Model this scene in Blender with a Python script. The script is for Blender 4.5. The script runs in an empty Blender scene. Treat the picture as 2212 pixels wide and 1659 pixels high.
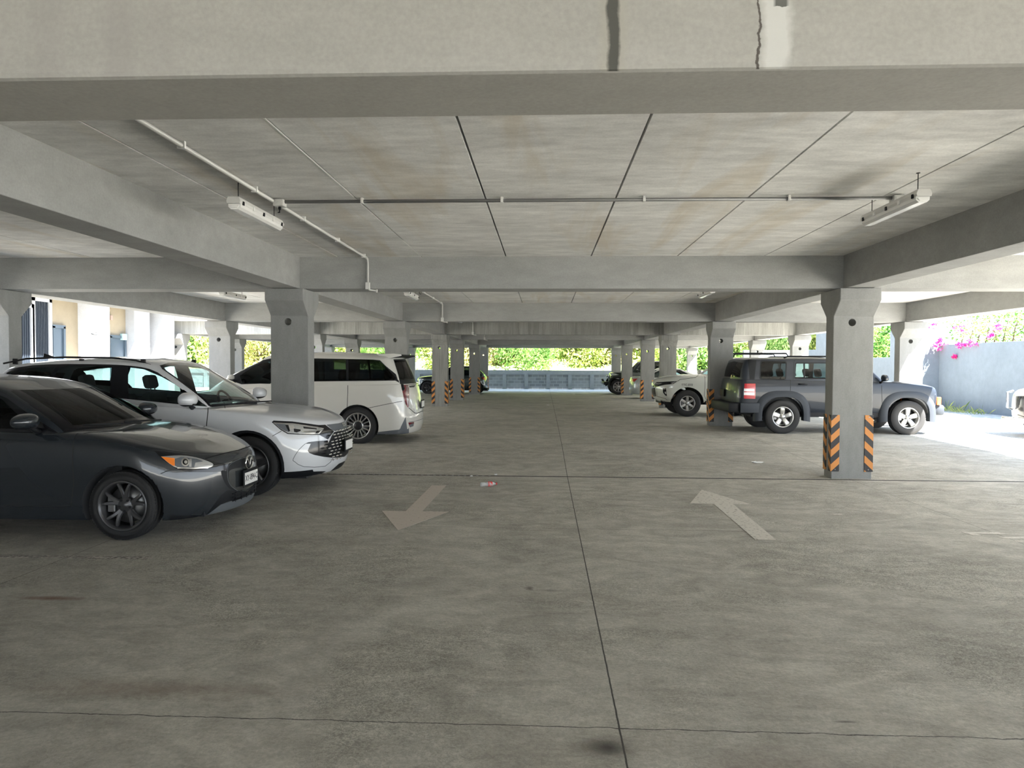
import bpy, bmesh, math, random
from math import sin, cos, pi, radians, sqrt, atan2
from mathutils import Vector, Matrix, noise
from mathutils.geometry import tessellate_polygon
random.seed(7)
C = bpy.context.scene.collection
scene = bpy.context.scene

# ---------------------------------------------------------------- camera
CAM_H = 1.58
yaw, pitch, roll = radians(2.60), radians(1.48), radians(0.24)
fwd = Vector((-sin(yaw)*cos(pitch), cos(yaw)*cos(pitch), -sin(pitch)))
r0 = Vector((cos(yaw), sin(yaw), 0)); u0 = r0.cross(fwd)
rt = r0*cos(roll) + u0*sin(roll); up = -r0*sin(roll) + u0*cos(roll)
cam_data = bpy.data.cameras.new('camera'); cam = bpy.data.objects.new('camera', cam_data); C.objects.link(cam)
cam.matrix_world = Matrix(((rt.x, up.x, -fwd.x, 0), (rt.y, up.y, -fwd.y, 0), (rt.z, up.z, -fwd.z, CAM_H), (0, 0, 0, 1)))
cam_data.sensor_width = 36; cam_data.lens = 36*1540/2212; cam_data.clip_start = .05; cam_data.clip_end = 500
scene.camera = cam

# ---------------------------------------------------------------- light
scene.view_settings.view_transform = 'Standard'; scene.view_settings.look = 'None'
scene.view_settings.gamma = 1; scene.view_settings.use_curve_mapping = False
scene.view_settings.exposure = 1.78
w = bpy.data.worlds.new('sky'); scene.world = w; w.use_nodes = True
nt = w.node_tree; nt.nodes.clear()
o_ = nt.nodes.new('ShaderNodeOutputWorld'); b_ = nt.nodes.new('ShaderNodeBackground')
tc = nt.nodes.new('ShaderNodeTexCoord'); sp_ = nt.nodes.new('ShaderNodeSeparateXYZ'); cr_ = nt.nodes.new('ShaderNodeValToRGB')
nt.links.new(tc.outputs['Generated'], sp_.inputs[0]); nt.links.new(sp_.outputs['Z'], cr_.inputs[0])
cr_.color_ramp.elements[0].position = 0.0; cr_.color_ramp.elements[0].color = (.88, .95, 1, 1)
cr_.color_ramp.elements[1].position = .7; cr_.color_ramp.elements[1].color = (.42, .62, 1, 1)
nt.links.new(cr_.outputs[0], b_.inputs[0]); b_.inputs[1].default_value = 1.5
nt.links.new(b_.outputs[0], o_.inputs[0])
sun_d = bpy.data.lights.new('sun', 'SUN'); sun_d.energy = 26; sun_d.angle = radians(.6); sun_d.color = (1, .972, .93)
sun = bpy.data.objects.new('sun', sun_d); C.objects.link(sun)
sun_dir = Vector((.45, -.34, .95)).normalized()
sun.rotation_euler = (-sun_dir).to_track_quat('-Z', 'Y').to_euler(); sun.location = (20, -15, 30)

# ---------------------------------------------------------------- materials
def newmat(name):
    m = bpy.data.materials.new(name); m.use_nodes = True
    t = m.node_tree; t.nodes.clear()
    o = t.nodes.new('ShaderNodeOutputMaterial')
    return m, t, o
def N(t, kind, **kw):
    n = t.nodes.new(kind)
    for k, v in kw.items():
        if isinstance(k, str) and k.startswith('i_'):
            n.inputs[k[2:].replace('_', ' ')].default_value = v
        else: setattr(n, k, v)
    return n
def pm(name, col, rough=.5, metal=0., coat=0., bump=0., bscale=60., var=0., vscale=5., spec=.5):
    m, t, o = newmat(name)
    p = N(t, 'ShaderNodeBsdfPrincipled'); t.links.new(p.outputs[0], o.inputs[0])
    p.inputs['Base Color'].default_value = (*col, 1); p.inputs['Roughness'].default_value = rough
    p.inputs['Metallic'].default_value = metal; p.inputs['Coat Weight'].default_value = coat
    p.inputs['Coat Roughness'].default_value = .04; p.inputs['Specular IOR Level'].default_value = spec
    if bump or var:
        c = N(t, 'ShaderNodeTexCoord')
    if var:
        n = N(t, 'ShaderNodeTexNoise'); n.inputs['Scale'].default_value = vscale; n.inputs['Detail'].default_value = 6
        t.links.new(c.outputs['Object'], n.inputs['Vector'])
        r = N(t, 'ShaderNodeValToRGB'); t.links.new(n.outputs['Fac'], r.inputs[0])
        r.color_ramp.elements[0].position = .3; r.color_ramp.elements[1].position = .7
        r.color_ramp.elements[0].color = (*[x*(1-var) for x in col], 1); r.color_ramp.elements[1].color = (*[min(1, x*(1+var)) for x in col], 1)
        t.links.new(r.outputs[0], p.inputs['Base Color'])
    if bump:
        n = N(t, 'ShaderNodeTexNoise'); n.inputs['Scale'].default_value = bscale; n.inputs['Detail'].default_value = 5
        t.links.new(c.outputs['Object'], n.inputs['Vector'])
        b = N(t, 'ShaderNodeBump'); b.inputs['Strength'].default_value = bump; b.inputs['Distance'].default_value = .02
        t.links.new(n.outputs['Fac'], b.inputs['Height']); t.links.new(b.outputs[0], p.inputs['Normal'])
    return m
def glassmat(name, tint, refl=1.0):
    m, t, o = newmat(name)
    tr = N(t, 'ShaderNodeBsdfTransparent'); tr.inputs[0].default_value = (*tint, 1)
    g = N(t, 'ShaderNodeBsdfGlossy'); g.inputs['Roughness'].default_value = .01; g.inputs['Color'].default_value = (refl, refl, refl, 1)
    f = N(t, 'ShaderNodeFresnel'); f.inputs['IOR'].default_value = 1.5
    mx = N(t, 'ShaderNodeMixShader'); t.links.new(f.outputs[0], mx.inputs[0])
    t.links.new(tr.outputs[0], mx.inputs[1]); t.links.new(g.outputs[0], mx.inputs[2]); t.links.new(mx.outputs[0], o.inputs[0])
    return m
def concrete(name, col, streak=None, stain=0., bump=.25, mott=.12, bscale=40, dirx=(1, 1, 1), extra=None, rough=.9):
    """concrete: broad mottling, fine grain, optional brown streaks stretched along an axis."""
    m, t, o = newmat(name); L = t.links
    p = N(t, 'ShaderNodeBsdfPrincipled'); L.new(p.outputs[0], o.inputs[0]); p.inputs['Roughness'].default_value = rough
    p.inputs['Specular IOR Level'].default_value = .25
    c = N(t, 'ShaderNodeTexCoord')
    def noi(scale, det, vec=None, mapsc=None, dist=0., rgh=.55):
        n = N(t, 'ShaderNodeTexNoise'); n.inputs['Scale'].default_value = scale; n.inputs['Detail'].default_value = det
        n.inputs['Distortion'].default_value = dist; n.inputs['Roughness'].default_value = rgh
        if mapsc:
            mp = N(t, 'ShaderNodeMapping'); mp.inputs['Scale'].default_value = mapsc
            L.new(c.outputs['Object'], mp.inputs[0]); L.new(mp.outputs[0], n.inputs['Vector'])
        else: L.new(c.outputs['Object'], n.inputs['Vector'])
        return n.outputs['Fac']
    def ramp(fac, a, b, ca, cb):
        r = N(t, 'ShaderNodeValToRGB'); L.new(fac, r.inputs[0]); e = r.color_ramp.elements
        e[0].position = a; e[1].position = b; e[0].color = (*ca, 1); e[1].color = (*cb, 1); return r.outputs[0]
    def mix(fac, a, b, mode='MIX', v=None):
        x = N(t, 'ShaderNodeMix'); x.data_type = 'RGBA'; x.blend_type = mode
        if v is not None: x.inputs[0].default_value = v
        else: L.new(fac, x.inputs[0])
        L.new(a, x.inputs[6])
        if isinstance(b, tuple): x.inputs[7].default_value = (*b, 1)
        else: L.new(b, x.inputs[7])
        return x.outputs[2]
    k = mott
    base = ramp(noi(.9, 7, mapsc=dirx, dist=.4), .3, .72, tuple(x*(1-k) for x in col), tuple(x*(1+k) for x in col))
    base = mix(None, base, ramp(noi(5., 8, mapsc=dirx, rgh=.65), .35, .65, (1-k*.9,)*3, (1+k*.5,)*3), 'MULTIPLY', 1.)
    base = mix(None, base, ramp(noi(55., 4), .3, .7, (.93,)*3, (1.05,)*3), 'MULTIPLY', 1.)
    if stain:
        s = ramp(noi(1., 6, mapsc=streak or (2.5, .5, 1), dist=.8), .52, .70, (0, 0, 0), (1, 1, 1))
        s2 = N(t, 'ShaderNodeMath'); s2.operation = 'MULTIPLY'; L.new(s, s2.inputs[0]); s2.inputs[1].default_value = stain
        base = mix(s2.outputs[0], base, (col[0]*.72, col[1]*.6, col[2]*.42))
    if extra: base = extra(t, c, base, mix, noi, ramp)
    L.new(base, p.inputs['Base Color'])
    h = noi(bscale, 8, rgh=.7); h2 = noi(4., 5)
    ad = N(t, 'ShaderNodeMath'); ad.operation = 'MULTIPLY_ADD'; L.new(h2, ad.inputs[0]); ad.inputs[1].default_value = 1.2; L.new(h, ad.inputs[2])
    b = N(t, 'ShaderNodeBump'); b.inputs['Strength'].default_value = bump; b.inputs['Distance'].default_value = .012
    L.new(ad.outputs[0], b.inputs['Height']); L.new(b.outputs[0], p.inputs['Normal'])
    return m

# node maths shorthand for patterns with a shape of their own
def MT(t, op, a, b=None, c=None, clamp=False):
    n = t.nodes.new('ShaderNodeMath'); n.operation = op; n.use_clamp = clamp
    for i, v in enumerate((a, b, c)):
        if v is None: continue
        if isinstance(v, (int, float)): n.inputs[i].default_value = v
        else: t.links.new(v, n.inputs[i])
    return n.outputs[0]
def band(t, coord, centre, half, soft):
    """1 inside |coord-centre|<half, falling to 0 over soft"""
    d = MT(t, 'ABSOLUTE', MT(t, 'SUBTRACT', coord, centre))
    return MT(t, 'DIVIDE', MT(t, 'SUBTRACT', half+soft, d), soft, clamp=True)

# ---------------------------------------------------------------- object helpers
def tag(o, label=None, cat=None, group=None, kind=None):
    if label: o['label'] = label
    if cat: o['category'] = cat
    if group: o['group'] = group
    if kind: o['kind'] = kind
    return o
def empty(name, loc=(0, 0, 0), rz=0, parent=None):
    o = bpy.data.objects.new(name, None); C.objects.link(o); o.location = loc; o.rotation_euler = (0, 0, rz)
    o.empty_display_size = .2
    if parent: o.parent = parent
    return o
def link(name, me, mats=None, parent=None, smooth=None):
    if mats is not None:
        for m in (mats if isinstance(mats, (list, tuple)) else [mats]): me.materials.append(m)
    if smooth is not None:
        for p in me.polygons: p.use_smooth = smooth
    o = bpy.data.objects.new(name, me); C.objects.link(o)
    if parent: o.parent = parent
    return o
def build(name, bm, mats, parent=None, smooth=False, sharp=35):
    me = bpy.data.meshes.new(name)
    if smooth:
        for f in bm.faces: f.smooth = True
        for e in bm.edges:
            if len(e.link_faces) == 2 and e.calc_face_angle(0) > radians(sharp): e.smooth = False
    bm.to_mesh(me); bm.free()
    return link(name, me, mats, parent)
def children(o): return [c for c in bpy.data.objects if c.parent == o]
def copy_tree(o, parent=None):
    c = o.copy(); C.objects.link(c); c.parent = parent
    for ch in kids.get(o.name, []) if kids else children(o): copy_tree(ch, c)
    return c
kids = None
def box(bm, x0, x1, y0, y1, z0, z1, bev=0., mi=0, M=None):
    v = [bm.verts.new((x, y, z)) for x in (x0, x1) for y in (y0, y1) for z in (z0, z1)]
    F = [(0, 1, 3, 2), (4, 6, 7, 5), (0, 4, 5, 1), (2, 3, 7, 6), (0, 2, 6, 4), (1, 5, 7, 3)]
    fs = [bm.faces.new([v[i] for i in f]) for f in F]
    for f in fs: f.material_index = mi
    if bev:
        r = bmesh.ops.bevel(bm, geom=list({e for f in fs for e in f.edges}), offset=bev, segments=2, affect='EDGES', profile=.5)
        v = list({x for f in r['faces'] for x in f.verts} | {x for x in v if x.is_valid})
        for f in r['faces']: f.material_index = mi
    if M is not None:
        for x in v: x.co = M @ x.co
    return v
def tube(bm, pts, r, n=8, cap=True, mi=0, rs=None):
    pts = [Vector(p) for p in pts]; rings = []
    prev = None
    for i, p in enumerate(pts):
        d = (pts[min(i+1, len(pts)-1)] - pts[max(i-1, 0)]).normalized()
        if prev is None:
            a = Vector((0, 0, 1)) if abs(d.z) < .9 else Vector((1, 0, 0))
            u = d.cross(a).normalized()
        else: u = (prev - d*prev.dot(d)).normalized()
        prev = u; v = d.cross(u); rr = rs[i] if rs else r
        rings.append([bm.verts.new(p + u*cos(2*pi*k/n)*rr + v*sin(2*pi*k/n)*rr) for k in range(n)])
    for a, b in zip(rings, rings[1:]):
        for k in range(n):
            f = bm.faces.new((a[k], a[(k+1) % n], b[(k+1) % n], b[k])); f.material_index = mi; f.smooth = True
    if cap:
        bm.faces.new(rings[0][::-1]).material_index = mi; bm.faces.new(rings[-1]).material_index = mi
    return rings
def lathe_y(bm, prof, n=48, mi=0, cy=0., smooth=True):
    """prof: (r, y) points; spin about the Y axis"""
    rings = []
    for r, y in prof:
        rings.append([bm.verts.new((r*cos(2*pi*k/n), y+cy, r*sin(2*pi*k/n))) for k in range(n)] if r > 1e-5 else [bm.verts.new((0, y+cy, 0))])
    for a, b in zip(rings, rings[1:]):
        for k in range(n):
            q = [a[k % len(a)], a[(k+1) % len(a)], b[(k+1) % len(b)], b[k % len(b)]]
            u = []
            for x in q:
                if x not in u: u.append(x)
            if len(u) > 2:
                f = bm.faces.new(u); f.material_index = mi; f.smooth = smooth
    return rings
def prism(bm, poly, axis, a, b, mi=0):
    """extrude a 2D polygon; axis 'x' uses (y,z), 'y' uses (x,z), 'z' uses (x,y)"""
    def mk(p, d): return {'x': (d, p[0], p[1]), 'y': (p[0], d, p[1]), 'z': (p[0], p[1], d)}[axis]
    A = [bm.verts.new(mk(p, a)) for p in poly]; B = [bm.verts.new(mk(p, b)) for p in poly]
    fs = [bm.faces.new(A), bm.faces.new(B[::-1])]
    n = len(poly)
    for i in range(n): fs.append(bm.faces.new((A[i], B[i], B[(i+1) % n], A[(i+1) % n])))
    for f in fs: f.material_index = mi
    bmesh.ops.recalc_face_normals(bm, faces=fs)
    return A+B
def textmesh(s, size, mat, name, parent, M, ext=.001):
    cu = bpy.data.curves.new(name+'_c', 'FONT'); cu.body = s; cu.size = size; cu.align_x = 'CENTER'; cu.align_y = 'CENTER'; cu.extrude = ext
    ob = bpy.data.objects.new(name+'_t', cu); C.objects.link(ob)
    dg = bpy.context.evaluated_depsgraph_get(); me = bpy.data.meshes.new_from_object(ob.evaluated_get(dg))
    bpy.data.objects.remove(ob); bpy.data.curves.remove(cu)
    me.transform(M); me.name = name
    return link(name, me, mat, parent)
def interp(tab, x):
    if callable(tab): return tab(x)
    if isinstance(tab, (int, float)): return tab
    if x <= tab[0][0]: return tab[0][1]
    for (a, va), (b, vb) in zip(tab, tab[1:]):
        if x <= b: return va + (vb-va)*(x-a)/(b-a)
    return tab[-1][1]
# ---------------------------------------------------------------- vehicles
RUBBER = pm('tyre_rubber', (.018, .018, .019), .75, bump=.15, bscale=120)
ALLOY = pm('silver_alloy', (.50, .50, .49), .3, .9)
GREY_ALLOY = pm('grey_alloy', (.115, .115, .12), .35, .7)
DARK_ALLOY = pm('dark_alloy', (.03, .03, .032), .35, .6)
BLACK_PL = pm('black_plastic', (.010, .011, .013), .5, spec=.2)
GREY_PL = pm('grey_plastic', (.10, .11, .12), .6)
GLOSS_BLK = pm('gloss_black', (.010, .010, .012), .15, coat=.25, spec=.3)
CHROME = pm('chrome', (.78, .78, .78), .12, 1.)
STEEL = pm('brake_steel', (.25, .25, .25), .4, .9)
GAP = pm('panel_gap', (.006, .006, .006), .9)
WELL = pm('wheel_well_lining', (.02, .021, .024), .9)
LAMP_IN = pm('lamp_reflector', (.62, .64, .66), .18, .85)
LAMP_CL = glassmat('lamp_lens', (.9, .92, .95), 1.)
AMBER = pm('amber_lens', (.85, .22, .02), .25, coat=.7)
RED = pm('red_lens', (.45, .012, .02), .22, coat=.8)
DRED = pm('deep_red_lens', (.16, .012, .02), .22, coat=.8)
CLEARW = pm('white_lens', (.75, .73, .72), .25, coat=.8)
GLASS_D = glassmat('dark_tinted_glass', (.07, .085, .085), .55)
GLASS_M = glassmat('tinted_glass', (.36, .46, .45), .8)
GLASS_C = glassmat('clear_glass', (.62, .72, .70))
SEAT_D = pm('dark_upholstery', (.03, .03, .032), .8)
SEAT_G = pm('grey_upholstery', (.42, .41, .42), .7)
INTERIOR = pm('dark_cabin_trim', (.02, .021, .022), .8)
PLATE_W = pm('plate_white', (.75, .74, .72), .4)
INK = pm('plate_ink', (.02, .02, .03), .5)

def is_convex(p):
    s = 0; n = len(p)
    for i in range(n):
        a, b, c = p[i], p[(i+1) % n], p[(i+2) % n]
        k = (b[0]-a[0])*(c[1]-b[1]) - (b[1]-a[1])*(c[0]-b[0])
        if abs(k) < 1e-9: continue
        if s == 0: s = 1 if k > 0 else -1
        elif k*s < 0: return False
    return True
def area2(p): return sum(p[i][0]*p[(i+1) % len(p)][1]-p[(i+1) % len(p)][0]*p[i][1] for i in range(len(p)))
def round_poly(p, r, n=3):
    """round the corners of a polygon"""
    out = []; m = len(p)
    rr = r if isinstance(r, (list, tuple)) else [r]*m
    for i in range(m):
        a, b, c = Vector(p[i-1]), Vector(p[i]), Vector(p[(i+1) % m]); q = rr[i]
        if q <= 0: out.append(tuple(b)); continue
        d1 = min(q, (a-b).length*.45); d2 = min(q, (c-b).length*.45)
        s = b+(a-b).normalized()*d1; e = b+(c-b).normalized()*d2
        for k in range(n+1):
            t = k/n; out.append(tuple(s*(1-t)**2+b*2*t*(1-t)+e*t*t))
    return out
def imprint(bm, poly, axis, part, mi, layer, filt=None):
    """cut the outline of a 2D polygon into the skin and give the faces inside a part number and a material"""
    if area2(poly) < 0: poly = poly[::-1]
    if not is_convex(poly):
        for tri in tessellate_polygon([[Vector((x, y, 0)) for x, y in poly]]):
            imprint(bm, [poly[i] for i in tri], axis, part, mi, layer, filt)
        return
    if abs(area2(poly)) < 1e-7: return
    A = {'y': (0, 2), 'x': (1, 2), 'z': (0, 1)}[axis]
    xs = [p[0] for p in poly]; ys = [p[1] for p in poly]
    x0, x1, y0, y1 = min(xs), max(xs), min(ys), max(ys)
    S = []
    for f in bm.faces:
        if filt and not filt(f): continue
        a = [v.co[A[0]] for v in f.verts]; b = [v.co[A[1]] for v in f.verts]
        if max(a) <= x0 or min(a) >= x1 or max(b) <= y0 or min(b) >= y1: continue
        S.append(f)
    sel = bm.faces.layers.int['sel']
    for f in S: f[sel] = 1
    n = len(poly)
    for i in range(n):
        p, q = poly[i], poly[(i+1) % n]
        d = (q[0]-p[0], q[1]-p[1]); L = math.hypot(*d)
        if L < 1e-6: continue
        no = [0, 0, 0]; no[A[0]] = d[1]/L; no[A[1]] = -d[0]/L; co = [0, 0, 0]; co[A[0]] = p[0]; co[A[1]] = p[1]
        no = Vector(no); co = Vector(co)
        g = set(S)
        for f in S: g.update(f.edges); g.update(f.verts)
        r = bmesh.ops.bisect_plane(bm, geom=list(g), plane_co=co, plane_no=no, dist=1e-5)
        S2 = [x for x in r['geom'] if isinstance(x, bmesh.types.BMFace) and x.is_valid and x[sel] == 1]
        S = []
        for f in S2:
            if (f.calc_center_median()-co).dot(no) < 0: S.append(f)
            else: f[sel] = 0
        if not S: return
    for f in S:
        f[sel] = 0
        if part is not None: f[layer] = part
        if mi is not None: f.material_index = mi
def stroke(bm, pts, wd, axis, mi, layer, filt=None, part=None):
    """a thin line (a panel gap, a trim strip) along a 2D polyline"""
    for a, b in zip(pts, pts[1:]):
        d = Vector((b[0]-a[0], b[1]-a[1])); L = d.length
        if L < 1e-6: continue
        d /= L; nn = Vector((-d.y, d.x))*wd/2; a = Vector(a)-d*wd*.25; b = Vector(b)+d*wd*.25
        imprint(bm, [tuple(a+nn), tuple(a-nn), tuple(b-nn), tuple(b+nn)], axis, part, mi, layer, filt)
TS = (0, .4, .75, .93, 1.)
def cage(loops, stations, creases, sub=3, wt=None):
    """quad cage of plan loops (front centre - side - rear centre), mirrored and subdivided; returns the y>=0 half"""
    bm = bmesh.new(); rows = []
    for L in loops:
        w = L['w']; row = []
        xf, xr, bf, br, cf, cr = L['xf'], L['xr'], L.get('bf', .06), L.get('br', .05), L.get('cf', .3), L.get('cr', .25)
        p = L.get('p', 2.5)
        def cor(t): return 1-(1-t**p)**(1/p)
        fx = xf-bf-cf; rx = xr+br+cr
        for t in TS:
            x = xf-bf*t*t-cf*cor(t); row.append((x, w*t*(L['wt'](x) if 'wt' in L else 1) if t == 1 else w*t*(L['wt'](fx) if 'wt' in L else 1), x))
        for s in stations:
            x = rx+(fx-rx)*s; row.append((x, w*(L['wt'](x) if 'wt' in L else 1), x))
        for t in TS[::-1]:
            x = xr+br*t*t+cr*cor(t); row.append((x, w*t*(L['wt'](rx) if 'wt' in L else 1), x))
        z = L['z']; cz = L.get('crown', 0)
        rows.append([bm.verts.new((a, b, (z(c, b) if callable(z) else interp(z, c))+cz*(1-(b/max(w, .01))**2))) for a, b, c in row])
    for i in range(len(rows)-1):
        for j in range(len(rows[0])-1):
            q = []
            for v in (rows[i][j], rows[i][j+1], rows[i+1][j+1], rows[i+1][j]):
                if v not in q: q.append(v)
            bm.faces.new(q)
    cl = bm.edges.layers.float.new('crease_edge')
    for i, row in enumerate(rows):
        c = creases.get(i, 0)
        if c:
            for a, b in zip(row, row[1:]):
                e = bm.edges.get((a, b))
                if e: e[cl] = c
    bmesh.ops.remove_doubles(bm, verts=bm.verts, dist=1e-4)
    dup_ = bmesh.ops.duplicate(bm, geom=bm.verts[:]+bm.edges[:]+bm.faces[:])['geom']
    for v in dup_:
        if isinstance(v, bmesh.types.BMVert): v.co.y *= -1
    bmesh.ops.reverse_faces(bm, faces=[f for f in dup_ if isinstance(f, bmesh.types.BMFace)])
    bmesh.ops.remove_doubles(bm, verts=bm.verts, dist=1e-4)
    # interior middle-line faces never exist: both halves only share the edge y=0
    me = bpy.data.meshes.new('cage'); bm.to_mesh(me); bm.free()
    ob = bpy.data.objects.new('cage', me); C.objects.link(ob)
    md = ob.modifiers.new('s', 'SUBSURF'); md.levels = sub; md.render_levels = sub
    dg = bpy.context.evaluated_depsgraph_get(); m2 = bpy.data.meshes.new_from_object(ob.evaluated_get(dg))
    bpy.data.objects.remove(ob); bpy.data.meshes.remove(me)
    bm = bmesh.new(); bm.from_mesh(m2); bpy.data.meshes.remove(m2)
    bmesh.ops.bisect_plane(bm, geom=bm.verts[:]+bm.edges[:]+bm.faces[:], plane_co=(0, 0, 0), plane_no=(0, 1, 0), clear_inner=True, dist=1e-4)
    bmesh.ops.recalc_face_normals(bm, faces=bm.faces)
    # make sure normals point outward
    s = sum((f.calc_center_median()-Vector((f.calc_center_median().x, 0, .6))).dot(f.normal) for f in bm.faces)
    if s < 0: bmesh.ops.reverse_faces(bm, faces=bm.faces)
    bm.faces.layers.int.new('sel'); bm.faces.layers.int.new('part')
    for f in bm.faces: f.smooth = True
    return bm
def arch_cut(bm, layer, cx, cz, r, well, ytop, flat=0.):
    """open a wheel arch and line it"""
    poly = [(cx+r*cos(a)*(1+flat*abs(sin(2*a))), cz+r*sin(a)*(1+flat*abs(sin(2*a)))) for a in [2*pi*k/36 for k in range(36)]]
    if flat:
        poly = [(cx+p[0], cz+p[1]) for p in [(r*1.02*(abs(cos(a))**.8)*(1 if cos(a) > 0 else -1), r*(abs(sin(a))**.8)*(1 if sin(a) > 0 else -1)) for a in [2*pi*k/36 for k in range(36)]]]
    imprint(bm, poly, 'y', 99, None, layer, lambda f: f.calc_center_median().y > ytop and (f.calc_center_median().z < cz+r+.02))
    dead = [f for f in bm.faces if f[layer] == 99]
    bmesh.ops.delete(bm, geom=dead, context='FACES')
    E = [e for e in bm.edges if e.is_boundary and all(abs(math.hypot(v.co.x-cx, v.co.z-cz)-r) < r*.12 and v.co.y > ytop-.02 for v in e.verts)]
    if E:
        g = bmesh.ops.extrude_edge_only(bm, edges=E)['geom']
        for v in g:
            if isinstance(v, bmesh.types.BMVert): v.co.y = ytop-.22
        for f in g:
            if isinstance(f, bmesh.types.BMFace): f.material_index = well; f[layer] = 0; f.smooth = True
            if isinstance(f, bmesh.types.BMFace):
                for e in f.edges:
                    if len(e.link_faces) == 2 and e.calc_face_angle(0) > .6: e.smooth = False
def add_mirror(bm):
    d = bmesh.ops.duplicate(bm, geom=bm.verts[:]+bm.edges[:]+bm.faces[:])['geom']
    vs = [v for v in d if isinstance(v, bmesh.types.BMVert)]
    for v in vs: v.co.y *= -1
    bmesh.ops.reverse_faces(bm, faces=[f for f in d if isinstance(f, bmesh.types.BMFace)])
    bmesh.ops.remove_doubles(bm, verts=[v for v in bm.verts if abs(v.co.y) < 1e-4], dist=2e-4)
def split_parts(bm, layer, names, mats, root):
    """names: part number -> (object name, split by side?, label)"""
    add_mirror(bm)
    out = {}
    for num, (nm, sided, lab) in names.items():
        for s in ((1, -1) if sided else (0,)):
            keep = [f for f in bm.faces if f[layer] == num and (s == 0 or f.calc_center_median().y*s > 0)]
            if not keep: continue
            b2 = bmesh.new(); vm = {}
            for f in keep:
                q = []
                for v in f.verts:
                    if v not in vm: vm[v] = b2.verts.new(v.co)
                    q.append(vm[v])
                try: g = b2.faces.new(q)
                except ValueError: continue
                g.material_index = f.material_index; g.smooth = True
            for e in b2.edges:
                if len(e.link_faces) == 2 and e.calc_face_angle(0) > radians(40): e.smooth = False
            used = sorted({f.material_index for f in b2.faces})
            for f in b2.faces: f.material_index = used.index(f.material_index)
            o = build(nm, b2, [mats[u] for u in used], root)
            if lab: o['label'] = lab
            out.setdefault(nm, []).append(o)
    bm.free()
    return out
def make_wheel(parent, x, y, R, W, rim, style, side, rimmat, backmat=DARK_ALLOY, lab=None, mesh_cache={}):
    """tyre with rim and brake disc; outer face towards -y for side=-1"""
    key = (R, W, rim, str(style), rimmat.name, backmat.name)
    if key not in mesh_cache:
        bm = bmesh.new(); h = W/2; sw = R-rim
        prof = [(rim-.005, h*.72), (rim+.004, h*.9), (rim+.012, h*.96), (rim+sw*.35, h*1.0), (rim+sw*.62, h*.985), (R-.035, h*.93), (R-.014, h*.86), (R-.004, h*.72)]
        gr = []
        for g in (.45, .15, -.15, -.45):
            gr += [(R, (g+.04)*W), (R-.008, (g+.03)*W), (R-.008, (g-.03)*W), (R, (g-.04)*W)]
        full = prof+[(r, yy) for r, yy in gr if abs(yy) < h*.7]+[(r, -yy) for r, yy in prof[::-1]]
        lathe_y(bm, full, 56)
        bmesh.ops.recalc_face_normals(bm, faces=bm.faces)
        # shoulder tread blocks
        for k in range(72):
            a = 2*pi*k/72
            for s in (1, -1):
                M = Matrix.Rotation(-a, 4, 'Y')
                box(bm, R-.02, R-.005, s*h*.72, s*h*.84, -R*.030, R*.030, M=M)
        t_me = bpy.data.meshes.new('wheel'); bm.to_mesh(t_me); bm.free(); t_me.materials.append(RUBBER)
        for s in t_me.polygons: s.use_smooth = len(s.vertices) == 4 and False or s.use_smooth
        bm = bmesh.new()
        # outer face is at -y
        o = -h*.80
        lathe_y(bm, [(rim+.006, o-.012), (rim+.002, o-.02), (rim-.012, o-.016), (rim-.02, o+.012), (rim-.03, o+.05), (rim-.035, h*.7), (rim, h*.75)], 56)
        n, w0, w1, tw, depth = style[:5]
        ri, ro = style[5] if len(style) > 5 else (.055, rim-.012)
        for k in range(n):
            for s in ((-1, 1) if tw else (0,)):
                a0 = 2*pi*k/n+pi/2; a1 = a0+s*tw; a0i = a0+s*tw*.25
                def P(r, a, off, yy): return Vector((r*cos(a)-off*sin(a), yy, r*sin(a)+off*cos(a)))
                segs = []
                for q in range(6):
                    t = q/5; r = ri+(ro-ri)*t; a = a0i+(a1-a0i)*t; wd = (w0+(w1-w0)*t)/2
                    yy = o+depth*(1-t)**1.4*.9+.004+ (.012*(t**4))
                    segs.append([P(r, a, -wd, yy+.010), P(r, a, -wd*.6, yy), P(r, a, wd*.6, yy), P(r, a, wd, yy+.010), P(r, a, wd*.8, yy+.035), P(r, a, -wd*.8, yy+.035)])
                rr = [[bm.verts.new(v) for v in sg] for sg in segs]
                for A, B in zip(rr, rr[1:]):
                    for j in range(6):
                        f = bm.faces.new((A[j], A[(j+1) % 6], B[(j+1) % 6], B[j])); f.smooth = False
                bm.faces.new(rr[0]); bm.faces.new(rr[-1][::-1])
        yc = o+depth*.9
        lathe_y(bm, [(0, yc-.012), (.022, yc-.012), (.028, yc-.004), (ri*1.1, yc+.002), (ri*1.35, yc+.012), (ri*1.3, yc+.04)], 28)
        bmesh.ops.recalc_face_normals(bm, faces=bm.faces)
        r_me = bpy.data.meshes.new('rim'); bm.to_mesh(r_me); bm.free(); r_me.materials.append(rimmat)
        bm = bmesh.new(); tube(bm, [(0, yc-.008, 0), (0, yc+.02, 0)], .011, 6)
        n_me = bpy.data.meshes.new('lug_nut'); bm.to_mesh(n_me); bm.free(); n_me.materials.append(backmat)
        bm = bmesh.new()
        lathe_y(bm, [(.05, h*.1), (rim-.055, h*.1), (rim-.055, h*.1+.02), (.05, h*.1+.02)], 40)
        box(bm, -rim*.78, -rim*.45, h*.1-.035, h*.1+.04, -.07, .07, .01)
        bmesh.ops.recalc_face_normals(bm, faces=bm.faces)
        d_me = bpy.data.meshes.new('brake_disc'); bm.to_mesh(d_me); bm.free(); d_me.materials.append(STEEL)
        mesh_cache[key] = (t_me, r_me, n_me, d_me)
    t_me, r_me, n_me, d_me = mesh_cache[key]
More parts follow.
